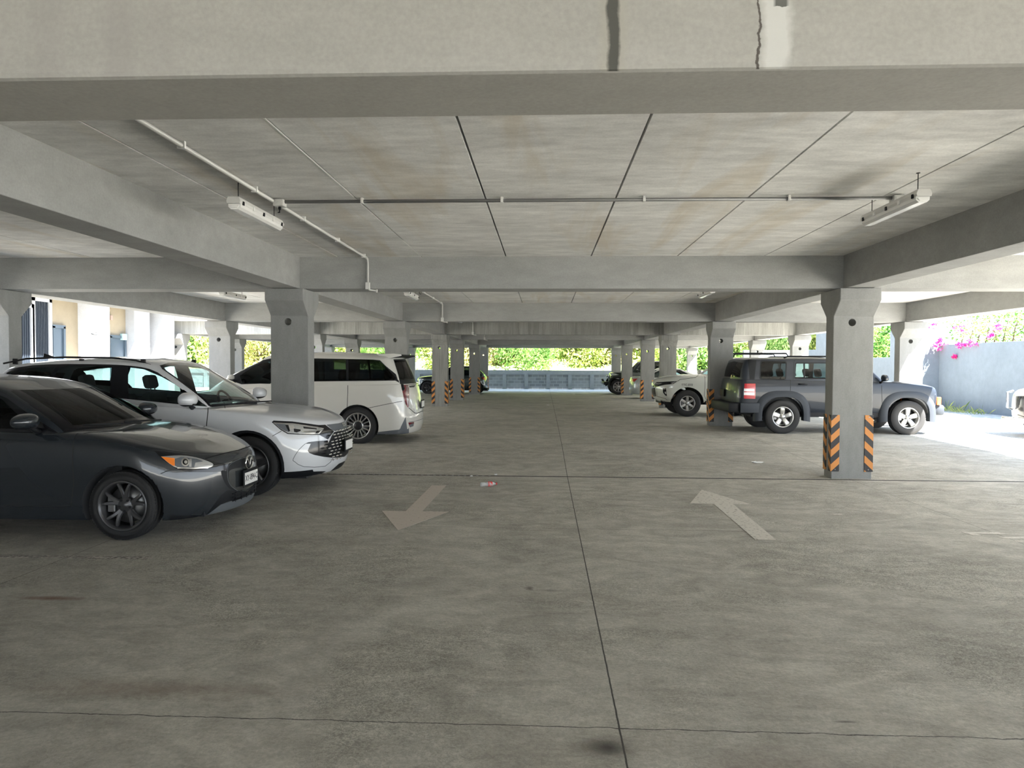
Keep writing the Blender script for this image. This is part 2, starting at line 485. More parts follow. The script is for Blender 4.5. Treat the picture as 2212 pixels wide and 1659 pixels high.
    wo = link('wheel', t_me, None, parent); wo.location = (x, y, R)
    if side > 0: wo.rotation_euler = (0, 0, pi)
    if lab: wo['label'] = lab
    link('rim', r_me, None, wo); link('brake_disc', d_me, None, wo)
    if len(style) > 5:
        hb = bmesh.new(); hy = -W*.40+style[4]*.9; lathe_y(hb, [(0, hy-.022), (.05, hy-.020), (style[5][0]*1.0, hy-.008), (style[5][0]*1.02, hy+.02)], 24)
        build('hub_cap', hb, backmat, wo, True)
    nn = 6 if style[0] == 6 else 5
    if style[0] < 7:
        for k in range(nn):
            a = 2*pi*(k+.5)/nn+pi/2; link('lug_nut', n_me, None, wo).location = (.052*cos(a), 0, .052*sin(a))
    return wo
def seat(parent, x, y, mat, zb=.35, h=1.22):
    bm = bmesh.new()
    box(bm, x-.25, x+.27, y-.24, y+.24, zb, zb+.22, .05)
    M = Matrix.Translation((x-.22, y, zb+.12)) @ Matrix.Rotation(radians(-14), 4, 'Y')
    box(bm, -.07, .06, -.23, .23, 0, h-zb-.32, .05, M=M)
    box(bm, -.06, .045, -.13, .13, h-zb-.27, h-zb-.08, .045, M=M)
    for s in (-.05, .05): tube(bm, [M @ Vector((0, s, h-zb-.36)), M @ Vector((0, s, h-zb-.2))], .008, 6)
    return build('seat', bm, mat, parent, True)
def steering(parent, x, y, z, r=.185):
    bm = bmesh.new(); M = Matrix.Translation((x, y, z)) @ Matrix.Rotation(radians(-25), 4, 'Y')
    pts = [M @ Vector((0, r*cos(2*pi*k/24), r*sin(2*pi*k/24))) for k in range(25)]
    tube(bm, pts, .016, 8)
    for a in (0, pi, -pi/2): tube(bm, [M @ Vector((.03, 0, 0)), M @ Vector((0, r*cos(a), r*sin(a)))], .014, 6)
    lathe = M @ Matrix.Rotation(pi/2, 4, 'Z'); box(bm, -.03, .03, -.06, .06, -.05, .05, .015, M=M)
    return build('steering_wheel', bm, INTERIOR, parent, True)
def side_mirror(parent, x, y, z, mat, s, sz=(.11, .24, .16), low=True, dirx=1):
    bm = bmesh.new(); a, b, c = sz
    bmesh.ops.create_uvsphere(bm, u_segments=20, v_segments=12, radius=.5)
    for v in bm.verts:
        q = v.co; q.x = (abs(q.x*2)**.75)*(1 if q.x > 0 else -1)*.5; q.z = (abs(q.z*2)**.8)*(1 if q.z > 0 else -1)*.5
        if q.x*dirx < -.02: q.x *= .35
        tz = 1-.25*(q.y+.5)*1; v.co = Vector((q.x*a*1.6, q.y*b, q.z*c*tz))
    for f in bm.faces: f.smooth = True
    cy = y+s*(b/2+.04)
    for v in bm.verts: v.co = Vector((v.co.x+x, v.co.y*s+cy, v.co.z+z))
    if s < 0: bmesh.ops.reverse_faces(bm, faces=bm.faces)
    for f in bm.faces:
        if f.calc_center_median().z < z-c*.28: f.material_index = 1
    m = build('side_mirror', bm, [mat, BLACK_PL], parent)
    bm = bmesh.new()
    tube(bm, [(x-.01, y-s*.03, z-c*.65), (x, y+s*.05, z-c*.5), (x, y+s*.1, z-c*.3)], .022, 8, rs=[.035, .024, .02])
    build('mirror_stalk', bm, BLACK_PL, m, True)
    return m
def finish_car(root, spec):
    """underbody, cabin tub, seats, wheels - shared by every vehicle"""
    s = spec; xr = -s['wb']
    bm = bmesh.new()
    g = s.get('clear', .2)
    box(bm, xr-.62, .62, -s['hw']+.28, s['hw']-.28, g, g+.12)
    box(bm, -s['R']-.12, xr+s['R']+.12, -s['hw']+.07, s['hw']-.07, g+.02, g+.16)
    u = build('underbody', bm, WELL, root)
    if s.get('tub', True):
        bm = bmesh.new(); hw = s['hw']-.16
        a, b = s['cabin']
        for y in (-hw, hw):
            box(bm, b, a-.3, y-.02, y+.02, g+.15, s['belt']-.06)
        box(bm, b, a, -hw, hw, g+.13, g+.17)
        box(bm, b, b+.04, -hw, hw, g+.17, s['belt']-.08)
        for f in bm.faces: f.material_index = 0
        build('cabin_lining', bm, INTERIOR, root)
        bm = bmesh.new()
        prism(bm, [(a-.32, g+.2), (a-.42, s['belt']-.12), (a-.3, s['belt']-.03), (a+.25, s['belt']-.06), (a+.25, g+.2)], 'y', -hw+.03, hw-.03)
        build('dashboard', bm, INTERIOR, root)
        m = s.get('seatmat', SEAT_D); hh = s.get('seat_h', s['belt']+.32)
        for x in s['seats']:
            for y in (-.36, .36): seat(root, x, y, m, g+.16, hh)
        steering(root, s['seats'][0]+.62, .36, s['belt']+.0)
    for x in (0, xr):
        bm = bmesh.new(); tube(bm, [(x, -s['hw']+.2, s['R']), (x, s['hw']-.2, s['R'])], .05, 8); build('axle', bm, WELL, root)
    for x in (0, xr):
        for sd in (-1, 1):
            make_wheel(root, x, sd*(s['hw']-s['W']/2-s.get('inset', .025)), s['R'], s['W'], s['rim'], s['style'], sd, s['rimmat'], s.get('backmat', DARK_ALLOY))
def side(f): return f.normal.y > .25
def front(f): return f.normal.x > .05
def ring_arc(cx, cz, r0, r1, a0, a1, n):
    out = []
    for k in range(n):
        t0 = a0+(a1-a0)*k/n; t1 = a0+(a1-a0)*(k+1)/n
        out.append([(cx+r0*cos(t0), cz+r0*sin(t0)), (cx+r1*cos(t0), cz+r1*sin(t0)), (cx+r1*cos(t1), cz+r1*sin(t1)), (cx+r0*cos(t1), cz+r0*sin(t1))])
    return out
def number_plate(root, text, x, z, sx=1, y=0, tilt=0, mat=PLATE_W, name='number_plate', frame=True):
    bm = bmesh.new()
    box(bm, x, x+sx*.012, y-.17, y+.17, z-.085, z+.085, .003)
    if sx < 0: bmesh.ops.recalc_face_normals(bm, faces=bm.faces)
    p = build('plate_frame' if frame else name, bm, BLACK_PL, root)
    bm = bmesh.new(); box(bm, x+sx*.010, x+sx*.016, y-.15, y+.15, z-.058, z+.058)
    q = build(name, bm, mat, p if frame else root)
    M = Matrix.Translation((x+sx*.0175, y, z)) @ Matrix(((0, 0, sx, 0), (sx, 0, 0, 0), (0, 1, 0, 0), (0, 0, 0, 1))) @ Matrix.Diagonal((.82, 1, 1, 1))
    if text: textmesh(text, .085, INK, 'plate_lettering', q if not frame else p, M, .0006)
    return p
# outlines read off the side or the corner of a vehicle: cut along the sight lines from a survey point through the outline onto the real skin
SV = Vector((0, 0, CAM_H))
def svray(px, py): return fwd+rt*((px-1106)/1540)-up*((py-829.5)/1540)
class Pose:
    def __init__(s, X, Y, Z, d): s.X, s.Y, s.Z, s.d = X, Y, Z, d      # X of the front axle, Y of the middle line, floor height, heading +1/-1
    def loc(s, v): return Vector(((v.x-s.X)*s.d, s.Y-v.y, v.z-s.Z))
    def vec(s, v): return Vector((v.x*s.d, -v.y, v.z))
    def px(s, v):
        q = Vector((s.X+s.d*v.x, s.Y-v.y, v.z+s.Z))-SV; k = q.dot(fwd)
        return (1106+1540*q.dot(rt)/k, 829.5-1540*q.dot(up)/k)
    def hit_y(s, px, py, y):
        """local point on the plane at local half-width y"""
        r = svray(px, py); t = (s.Y-y)/r.y; return s.loc(SV+r*t)
def simprint(bm, pose, poly, part, mi, layer, filt=None):
    if area2(poly) < 0: poly = poly[::-1]
    if not is_convex(poly):
        for tri in tessellate_polygon([[Vector((x, y, 0)) for x, y in poly]]):
            simprint(bm, pose, [poly[i] for i in tri], part, mi, layer, filt)
        return
    if abs(area2(poly)) < .05: return
    xs = [p[0] for p in poly]; ys = [p[1] for p in poly]
    x0, x1, y0, y1 = min(xs), max(xs), min(ys), max(ys)
    eye = pose.loc(SV); sel = bm.faces.layers.int['sel']; S = []
    cache = {}
    for f in bm.faces:
        c = f.verts[0].co
        if f.normal.dot(eye-c) < 0: continue
        if filt and not filt(f): continue
        pp = []
        for v in f.verts:
            k = v.index
            if k < 0 or k not in cache:
                q = pose.px(v.co)
                if k >= 0: cache[k] = q
            else: q = cache[k]
            pp.append(q)
        if max(p[0] for p in pp) <= x0 or min(p[0] for p in pp) >= x1 or max(p[1] for p in pp) <= y0 or min(p[1] for p in pp) >= y1: continue
        S.append(f)
    for f in S: f[sel] = 1
    cx = sum(xs)/len(xs); cy = sum(ys)/len(ys); rc = pose.vec(svray(cx, cy))
    n = len(poly)
    for i in range(n):
        a, b = poly[i], poly[(i+1) % n]
        if abs(a[0]-b[0])+abs(a[1]-b[1]) < 1e-4: continue
        no = pose.vec(svray(*a)).cross(pose.vec(svray(*b))).normalized()
        if no.dot(rc) > 0: no = -no
        g = set(S)
        for f in S: g.update(f.edges); g.update(f.verts)
        r = bmesh.ops.bisect_plane(bm, geom=list(g), plane_co=eye, plane_no=no, dist=1e-5)
        S2 = [x for x in r['geom'] if isinstance(x, bmesh.types.BMFace) and x.is_valid and x[sel] == 1]
        S = []
        for f in S2:
            if (f.calc_center_median()-eye).dot(no) < 0: S.append(f)
            else: f[sel] = 0
        if not S: return
    for f in S:
        f[sel] = 0
        if part is not None: f[layer] = part
        if mi is not None: f.material_index = mi
def sstroke(bm, pose, pts, wd, mi, layer, filt=None, part=None):
    for a, b in zip(pts, pts[1:]):
        a = Vector(a); b = Vector(b); d = b-a
        if d.length < 1e-3: continue
        d.normalize(); nn = Vector((-d.y, d.x))*wd/2; a = a-d*wd*.25; b = b+d*wd*.25
        simprint(bm, pose, [tuple(a+nn), tuple(a-nn), tuple(b-nn), tuple(b+nn)], part, mi, layer, filt)
def z1(*p): return [(x/3.606, 740+y/3.606) for x, y in p]            # scales of the survey enlargements
def z2(*p): return [(300+x/3.606, 740+y/3.606) for x, y in p]
def zz(x0, y0, k, *p): return [(x0+x/k, y0+y/k) for x, y in p]
def smooth_line(p, n=4):
    """Catmull-Rom through 2D points"""
    out = []; m = len(p)
    for i in range(m-1):
        a, b, c, d = Vector(p[max(i-1, 0)]), Vector(p[i]), Vector(p[i+1]), Vector(p[min(i+2, m-1)])
        for k in range(n):
            t = k/n; out.append(tuple(.5*((2*b)+(c-a)*t+(2*a-5*b+4*c-d)*t*t+(3*b-a-3*c+d)*t**3)))
    out.append(tuple(p[-1])); return out
ST = (.94, .86, .76, .66, .55, .44, .33, .22, .12, .05)

def hatchback():
    """charcoal hatchback, nose towards +X"""
    po = Pose(-3.76, 6.15+.8475, 0, 1)
    PAINT = pm('charcoal_paint', (.022, .027, .033), .22, .15, coat=.7, spec=.4); SHIELD = pm('grille_shield_grey', (.030, .034, .037), .2, coat=.6)
    mats = [PAINT, GAP, WELL, GLOSS_BLK, GLASS_D, LAMP_IN, AMBER, BLACK_PL, CHROME, GREY_PL, SHIELD]
    low = [
        dict(w=.70, xf=.60, xr=-3.0, z=.17, bf=.2),
        dict(w=.80, xf=.76, xr=-3.17, z=lambda x, y: .17 if x < .3 else .17, bf=.16, cf=.34),
        dict(w=.832, xf=.80, xr=-3.22, z=.27, bf=.16, cf=.36),
        dict(w=.846, xf=.805, xr=-3.25, z=.46, bf=.17, cf=.38),
        dict(w=.850, xf=.80, xr=-3.25, z=[(-3.2, .72), (-1.5, .68), (0, .70), (.8, .60)], bf=.18, cf=.40),
        dict(w=.835, xf=.79, xr=-3.2, z=[(-3.2, .92), (-2.2, .90), (-.5, .86), (0, .835), (.3, .775), (.55, .705), (.8, .645)], bf=.2, cf=.44),
        dict(w=.795, xf=.765, xr=-3.15, z=[(-3.2, 1.0), (-.8, .955), (-.3, .945), (0, .89), (.3, .82), (.5, .755), (.8, .70)], bf=.24, cf=.46),
        dict(w=.70, xf=.66, xr=-3.0, z=[(-3, 1.0), (-.8, .98), (-.3, .975), (0, .905), (.3, .83), (.5, .765), (.7, .725)], bf=.25, cf=.4),
        dict(w=.38, xf=.52, xr=-2.8, z=[(-3, 1.0), (-.8, 1.0), (-.3, .975), (0, .925), (.3, .845), (.5, .775)], bf=.15, cf=.2),
        dict(w=.0005, xf=.40, xr=-2.6, z=[(-3, 1.0), (-.8, 1.0), (-.3, .985), (0, .93), (.3, .85), (.5, .79)], bf=.02, cf=.05, cr=.05, br=.02),
    ]
    bm = cage(low, ST, {1: .5, 5: .3, 6: .25}, 3)
    P = bm.faces.layers.int['part']
    # part numbers: 0 body 1 hood 2 front door 3 rear door 4 headlamp 5 grille 6 lower grille 7 bumper
    ok = lambda f: f[P] in (0, 7)
    # the cabin opening
    dead = [f for f in bm.faces if f.normal.z > .55 and -3.0 < f.calc_center_median().x < -.62 and f.calc_center_median().y < .70 and f.calc_center_median().z > .88]
    bmesh.ops.delete(bm, geom=dead, context='FACES')
    # doors
    imprint(bm, [(-.47, .30), (-.43, .50), (-.44, 1.1), (-1.62, 1.1), (-1.62, .30)], 'y', 2, 0, P, lambda f: f.normal.y > .2 and f.calc_center_median().y > .7)
    imprint(bm, [(-1.62, .30), (-1.62, 1.1), (-2.5, 1.1), (-2.48, .8), (-2.15, .30)], 'y', 3, 0, P, lambda f: f.normal.y > .2 and f.calc_center_median().y > .7)
    stroke(bm, [(-.445, 1.0), (-.43, .50), (-.47, .30), (-1.62, .30), (-1.62, 1.0)], .007, 'y', 1, P, side)
    # hood: rear and side shut lines, and the front shut line over the nose
    hood = z2((-60, 655), (30, 668), (130, 710), (330, 790), (520, 845), (690, 950), (850, 830), (940, 880), (700, 640), (200, 560), (-100, 560))
    sstroke(bm, po, z2((-120, 660), (-60, 690), (60, 740), (250, 800), (380, 850), (500, 900)), 2.0, 1, P, lambda f: f.normal.z > .1)
    imprint(bm, [(0, .62), (.62, .60), (.76, .60), (.76, 1.2), (0, 1.2)], 'x', 1, 0, P, lambda f: f.normal.z > .55 and f.calc_center_median().x > -.5)
    sstroke(bm, po, z2((520, 903), (600, 880), (720, 850), (860, 822)), 2.2, 1, P, lambda f: f.normal.z > .05)
    # lamp surround and lamp
    simprint(bm, po, smooth_line(z2((118, 842), (330, 862), (480, 900), (690, 948), (735, 915), (790, 905), (735, 960), (735, 1000), (470, 1010), (340, 1000), (260, 965), (180, 905)), 2), 0, 3, P)
    lamp = z2((172, 888), (330, 878), (450, 895), (540, 925), (580, 950), (545, 975), (420, 983), (300, 975), (240, 945))
    simprint(bm, po, smooth_line(lamp+lamp[:1], 3)[:-1], 4, 5, P)
    simprint(bm, po, z2((172, 888), (278, 900), (280, 960), (262, 958), (225, 932)), 5, 6, P)
    circ = lambda cx, cy, r: [(300+(cx+r*cos(2*pi*k/14))/3.606, 740+(cy+r*1.05*sin(2*pi*k/14))/3.606) for k in range(14)]
    simprint(bm, po, z2((280, 905), (330, 890), (450, 905), (500, 925), (440, 935), (430, 972), (300, 970), (280, 958)), 4, 9, P)
    simprint(bm, po, circ(362, 930, 33), 4, 8, P); simprint(bm, po, circ(362, 930, 22), 4, 3, P); simprint(bm, po, circ(366, 930, 13), 4, 8, P)
    simprint(bm, po, z2((392, 905), (412, 905), (410, 968), (390, 968)), 4, 5, P)
    simprint(bm, po, z2((300, 972), (540, 972), (540, 980), (300, 982)), 4, 8, P)
    # grille opening with the dark shield inside
    gr = z2((700, 945), (750, 920), (850, 885), (930, 868), (980, 900), (970, 1170), (870, 1180), (760, 1158), (690, 1120), (655, 1060), (640, 1000), (680, 1000))
    simprint(bm, po, smooth_line(gr, 3), 6, 7, P)
    simprint(bm, po, smooth_line(z2((700, 1005), (735, 985), (830, 968), (930, 955), (985, 960), (960, 1160), (860, 1160), (760, 1150), (715, 1110), (700, 1060)), 3), 7, 10, P)
    sstroke(bm, po, smooth_line(z2((960, 868), (850, 888), (755, 920), (700, 960), (690, 1010), (695, 1070), (720, 1120), (770, 1155)), 2), .9, 9, P)
    # lower intake, splitter
    simprint(bm, po, z2((690, 1150), (980, 1172), (980, 1190), (890, 1192), (760, 1218), (630, 1262), (560, 1325), (530, 1335), (640, 1190)), 8, 7, P)
    simprint(bm, po, z2((528, 1345), (640, 1262), (780, 1215), (905, 1180), (960, 1175), (960, 1240), (880, 1270), (740, 1312), (620, 1345)), 9, 9, P)
    simprint(bm, po, z2((240, 1345), (520, 1345), (640, 1350), (620, 1400), (240, 1400)), 0, 7, P)
    sstroke(bm, po, z2((170, 1022), (215, 1003), (280, 985)), 1.4, 1, P)
    arch_cut(bm, P, 0, .312, .362, 2, .62)
    arch_cut(bm, P, -2.57, .305, .345, 2, .62)
    root = empty('hatchback_car', (po.X, po.Y, po.Z))
    tag(root, 'charcoal hatchback with amber-cornered headlamps, its nose beside the white crossover', 'car')
    parts = split_parts(bm, P, {0: ('body', False, None), 1: ('bonnet', False, None), 2: ('front_door', True, None), 3: ('rear_door', True, None), 4: ('headlamp', True, 'clear lens headlamp'),
        5: ('indicator', True, 'amber turn signal corner'), 6: ('grille_opening', False, None), 7: ('grille_shield', False, 'gloss black centre shield'), 8: ('lower_intake', False, None), 9: ('front_splitter', False, 'grey lip spoiler')}, mats, root)
    # headlamp insides: projector and ring
    for px, rr in ((365, .030), (425, .026)):
        r = svray(300+px/3.606, 740+932/3.606)
        hit, nn, ii, dd = parts['headlamp'][0].ray_cast(po.loc(SV), po.vec(r).normalized()) if False else (False, None, None, None)
    # glasshouse
    gh = [
        dict(w=.775, xf=-.28, xr=-3.12, z=.88, bf=.17, cf=.10),
        dict(w=.775, xf=-.30, xr=-3.12, z=[(-3, 1.0), (-.7, .965), (-.2, .975)], bf=.17, cf=.10),
        dict(w=.735, xf=-.66, xr=-3.06, z=[(-3, 1.2), (-1, 1.17), (-.4, 1.155)], bf=.13, cf=.10),
        dict(w=.655, xf=-1.03, xr=-2.86, z=[(-3, 1.36), (-2, 1.375), (-1.5, 1.37), (-1.1, 1.325)], bf=.10, cf=.10),
        dict(w=.56, xf=-1.22, xr=-2.78, z=[(-3, 1.40), (-2, 1.44), (-1.5, 1.42), (-1.2, 1.38)], bf=.06, cf=.08),
        dict(w=.30, xf=-1.32, xr=-2.6, z=[(-3, 1.43), (-2, 1.475), (-1.5, 1.45), (-1.2, 1.40)], bf=.04, cf=.06),
        dict(w=.0005, xf=-1.42, xr=-2.5, z=[(-3, 1.44), (-2, 1.485), (-1.5, 1.458), (-1.2, 1.41)], bf=.02, cf=.03, cr=.05, br=.02),
    ]
    bm = cage(gh, ST, {3: .35}, 3)
    P = bm.faces.layers.int['part']
    sideg = lambda f: f.normal.y > .45 and f.calc_center_median().y > .4
    win = round_poly([(-.84, .985), (-1.7, 1.0), (-1.72, 1.345), (-1.46, 1.34), (-1.2, 1.255)], .03)
    win2 = round_poly([(-1.78, 1.0), (-2.45, 1.02), (-2.62, 1.20), (-2.45, 1.32), (-1.78, 1.345)], .03)
    trim = [(-.62, .955), (-2.9, .99), (-2.75, 1.22), (-2.5, 1.35), (-1.6, 1.372), (-1.4, 1.35), (-1.15, 1.26)]
    imprint(bm, trim, 'y', 0, 3, P, sideg)
    imprint(bm, win, 'y', 1, 4, P, sideg); imprint(bm, win2, 'y', 2, 4, P, sideg)
    frontg = lambda f: f.normal.x > .35 and f.calc_center_median().x > -1.5
    imprint(bm, [(0, .90), (.80, .90), (.70, 1.20), (.60, 1.365), (.3, 1.40), (0, 1.41)], 'x', 0, 3, P, frontg)
    imprint(bm, [(0, 1.03), (.64, 1.015), (.665, 1.02), (.60, 1.20), (.535, 1.345), (.50, 1.37), (.3, 1.385), (0, 1.39)], 'x', 3, 4, P, frontg)
    imprint(bm, [(0, 1.1), (.58, 1.1), (.52, 1.32), (0, 1.34)], 'x', 4, 4, P, lambda f: f.normal.x < -.3)
    sstroke(bm, po, z1((60, 300), (190, 335), (350, 440), (480, 560), (560, 640)), 1.6, 1, P, lambda f: f.normal.y > .1 and f.normal.x < .9)
    split_parts(bm, P, {0: ('roof', False, None), 1: ('front_side_window', True, None), 2: ('rear_side_window', True, None), 3: ('windscreen', False, None), 4: ('rear_window', False, None)}, mats, root)
    for s in (-1, 1): side_mirror(root, -.80, s*.78, 1.07, PAINT, s, (.13, .29, .165))
    # wipers, badge, plate
    bm = bmesh.new()
    tube(bm, [(-.24, -.1, .995), (-.31, -.35, 1.01), (-.45, -.68, 1.02)], .009, 6); tube(bm, [(-.26, .3, .995), (-.24, .05, 1.01), (-.29, -.3, 1.02)], .009, 6)
    build('wiper', bm, BLACK_PL, root, True)
    bm = bmesh.new(); M = Matrix.Translation((.808, 0, .60))
    for k in range(1):
        tube(bm, [M @ Vector((.0, .085*cos(2*pi*k/28), .068*sin(2*pi*k/28))) for k in range(29)], .0095, 8)
        tube(bm, smooth3([(-.002, -.078, .022), (0, -.045, .038), (.002, -.022, .012), (.003, 0, -.022), (.002, .022, .012), (0, .045, .038), (-.002, .078, .022)], M), .0085, 8)
    build('maker_badge', bm, CHROME, root, True)
    number_plate(root, 'XY-894-C', .815, .455)
    bm = bmesh.new()
    xq = lambda y: .780-.165*(y/.83)**2
    for k in range(3): tube(bm, [(xq(y), y, .262+.035*k) for y in [-.28+.07*j for j in range(9)]], .006, 6)
    for k in range(-2, 3): tube(bm, [(xq(.115*k), .115*k, .25), (xq(.115*k), .115*k, .345)], .006, 6)
    build('intake_grille', bm, BLACK_PL, root)
    finish_car(root, dict(hw=.8475, wb=2.57, R=.312, W=.185, rim=.222, style=(5, .045, .026, .29, .03), rimmat=GREY_ALLOY, clear=.17, belt=.93, cabin=(-.35, -2.9), seats=(-1.45, -2.2), inset=.012, seat_h=1.28))
    return root
def smooth3(p, M=None, n=4):
    out = []; m = len(p)
    for i in range(m-1):
        a, b, c, d = Vector(p[max(i-1, 0)]), Vector(p[i]), Vector(p[i+1]), Vector(p[min(i+2, m-1)])
        for k in range(n):
            t = k/n; out.append(.5*((2*b)+(c-a)*t+(2*a-5*b+4*c-d)*t*t+(3*b-a-3*c+d)*t**3))
    out.append(Vector(p[-1]))
    return [M @ v for v in out] if M is not None else out

def crossover():
    """white crossover, nose towards +X"""
    po = Pose(-3.52, 8.28+.93, 0, 1); HW = .93
    PAINT = pm('white_paint', (.62, .635, .66), .3, 0, coat=1.)
    mats = [PAINT, GAP, WELL, GLOSS_BLK, GLASS_M, LAMP_IN, CHROME, BLACK_PL, GREY_PL, GLASS_C]
    low = [
        dict(w=.78, xf=.66, xr=-3.4, z=.2, bf=.2),
        dict(w=.88, xf=.84, xr=-3.55, z=.215, bf=.2, cf=.34),
        dict(w=.915, xf=.925, xr=-3.65, z=.33, bf=.19, cf=.36),
        dict(w=.925, xf=.93, xr=-3.68, z=.52, bf=.19, cf=.38),
        dict(w=.93, xf=.92, xr=-3.68, z=[(-3.6, .80), (-1.5, .76), (0, .80), (.9, .70)], bf=.2, cf=.42),
        dict(w=.92, xf=.90, xr=-3.62, z=[(-3.6, .98), (-2.2, .96), (-.5, .93), (0, .94), (.3, .91), (.55, .86), (.9, .79)], bf=.22, cf=.44),
        dict(w=.885, xf=.86, xr=-3.55, z=[(-3.6, 1.15), (-1.6, 1.11), (-.8, 1.06), (-.4, 1.03), (0, 1.0), (.3, .97), (.5, .93), (.9, .85)], bf=.27, cf=.42),
        dict(w=.78, xf=.76, xr=-3.4, z=[(-3, 1.1), (-.8, 1.08), (-.4, 1.055), (0, 1.03), (.3, 1.0), (.5, .965), (.8, .89)], bf=.26, cf=.36),
        dict(w=.42, xf=.64, xr=-3.2, z=[(-3, 1.1), (-.8, 1.1), (-.4, 1.08), (0, 1.05), (.3, 1.015), (.5, .97), (.7, .91)], bf=.15, cf=.2),
        dict(w=.0005, xf=.5, xr=-3.0, z=[(-3, 1.1), (-.8, 1.1), (-.4, 1.085), (0, 1.055), (.3, 1.02), (.5, .975), (.7, .925)], bf=.02, cf=.05, cr=.05, br=.02),
    ]
    bm = cage(low, ST, {1: .5, 5: .2, 6: .4}, 3)
    P = bm.faces.layers.int['part']
    dead = [f for f in bm.faces if f.normal.z > .55 and -3.4 < f.calc_center_median().x < -.70 and f.calc_center_median().y < .78 and f.calc_center_median().z > .95]
    bmesh.ops.delete(bm, geom=dead, context='FACES')
    sd = lambda f: f.normal.y > .2 and f.calc_center_median().y > .75
    imprint(bm, [(-.56, .34), (-.50, .60), (-.50, 1.2), (-1.62, 1.2), (-1.62, .34)], 'y', 2, 0, P, sd)
    imprint(bm, [(-1.62, .34), (-1.62, 1.2), (-2.62, 1.2), (-2.55, .8), (-2.28, .34)], 'y', 3, 0, P, sd)
    imprint(bm, [(.70, .21), (.70, .30), (-3.5, .30), (-3.5, .19), (.70, .19)], 'y', 0, 7, P, lambda f: f.normal.y > .1)
    sstroke(bm, po, z2((540, 500), (538, 540), (530, 610), (525, 675)), 1.8, 1, P)
    stroke(bm, [(-1.62, 1.1), (-1.62, .34)], .006, 'y', 1, P, side)
    imprint(bm, [(0, .82), (.60, .82), (.79, .90), (.79, 1.3), (0, 1.3)], 'x', 1, 0, P, lambda f: f.normal.z > .5 and f.calc_center_median().x > -.6)
    sstroke(bm, po, z2((662, 462), (672, 510)), 1.4, 1, P)
    sstroke(bm, po, z2((1040, 728), (1110, 690)), 1.2, 1, P)
    simprint(bm, po, smooth_line(zz(580, 880, 9.215, (65, 295), (100, 262), (480, 280), (1000, 352), (1130, 345), (1300, 470), (1300, 490), (1180, 640), (1010, 548), (830, 548), (640, 545), (520, 540), (380, 530), (240, 450)), 1), 0, 3, P)
    simprint(bm, po, zz(580, 880, 9.215, (95, 305), (480, 330), (980, 400), (1100, 428), (1010, 530), (830, 528), (640, 530), (520, 522), (390, 510), (230, 420)), 4, 5, P)
    simprint(bm, po, zz(580, 880, 9.215, (95, 300), (480, 318), (980, 388), (1100, 415), (1095, 432), (980, 402), (480, 336), (98, 312)), 4, 6, P)
    L9 = lambda *p: zz(580, 880, 9.215, *p)
    simprint(bm, po, L9((140, 325), (330, 335), (420, 500), (330, 470), (230, 415)), 4, 8, P)
    for q in (((330, 345), (395, 350), (430, 470), (400, 480)), ((690, 380), (960, 415), (960, 440), (700, 420)), ((500, 420), (640, 440), (640, 470), (560, 500), (510, 490))): simprint(bm, po, L9(*q), 4, 3, P)
    for q in (((400, 350), (500, 358), (520, 420), (430, 440)), ((660, 470), (940, 470), (1050, 440), (1060, 455), (950, 490), (700, 500)), ((700, 512), (980, 505), (1020, 500), (1000, 525), (720, 522))): simprint(bm, po, L9(*q), 4, 6, P)
    simprint(bm, po, L9((960, 470), (1040, 462), (1000, 515), (930, 515)), 4, 3, P)
    # band over the grille
    simprint(bm, po, zz(580, 880, 9.215, (1150, 345), (1400, 315), (1560, 270), (1680, 300), (1640, 410), (1500, 450), (1330, 475), (1280, 455)), 5, 8, P)
    # grille
    gr = zz(580, 880, 9.215, (1310, 490), (1480, 460), (1640, 420), (1720, 440), (1720, 900), (1500, 985), (1290, 1005), (1170, 930), (1150, 870), (1180, 740), (1250, 580))
    simprint(bm, po, gr, 6, 7, P)
    simprint(bm, po, zz(580, 880, 9.215, (720, 725), (800, 690), (950, 672), (1180, 655), (1195, 700), (1150, 870), (1180, 930), (1290, 1005), (1100, 985), (900, 945), (815, 910), (780, 860), (840, 725)), 7, 3, P)
    simprint(bm, po, zz(580, 880, 9.215, (1230, 1275), (1400, 1120), (1560, 1050), (1580, 1085), (1530, 1170)), 8, 7, P)
    sstroke(bm, po, smooth_line(zz(580, 880, 9.215, (730, 725), (600, 850), (490, 1030), (520, 1080), (700, 1180), (1130, 1170), (1280, 1015)), 2), 1.2, 8, P)
    simprint(bm, po, zz(580, 880, 9.215, (210, 1300), (1150, 1268), (1020, 1340), (700, 1390), (210, 1400)), 0, 7, P)
    for q in ring_arc(0, .365, .30, .435, radians(-25), radians(205), 22): imprint(bm, q, 'y', 9, 7, P, lambda f: f.normal.y > .2)
    for q in ring_arc(-2.765, .365, .30, .435, radians(-25), radians(205), 22): imprint(bm, q, 'y', 10, 7, P, lambda f: f.normal.y > .2)
    arch_cut(bm, P, 0, .365, .405, 2, .68)
    arch_cut(bm, P, -2.765, .365, .405, 2, .68)
    root = empty('crossover_car', (po.X, po.Y, po.Z))
    tag(root, 'white crossover with slim roof rails, nose out between the charcoal hatchback and a column', 'car')
    split_parts(bm, P, {0: ('body', False, None), 1: ('bonnet', False, None), 2: ('front_door', True, None), 3: ('rear_door', True, None), 4: ('headlamp', True, 'slim headlamp with chrome brow'),
        5: ('bonnet_band', False, 'grey badge band'), 6: ('grille', False, None), 7: ('side_intake', True, None), 8: ('lower_intake', False, None), 9: ('wheel_arch_trim', True, 'black plastic arch'), 10: ('wheel_arch_trim', True, 'black plastic arch')}, mats, root)
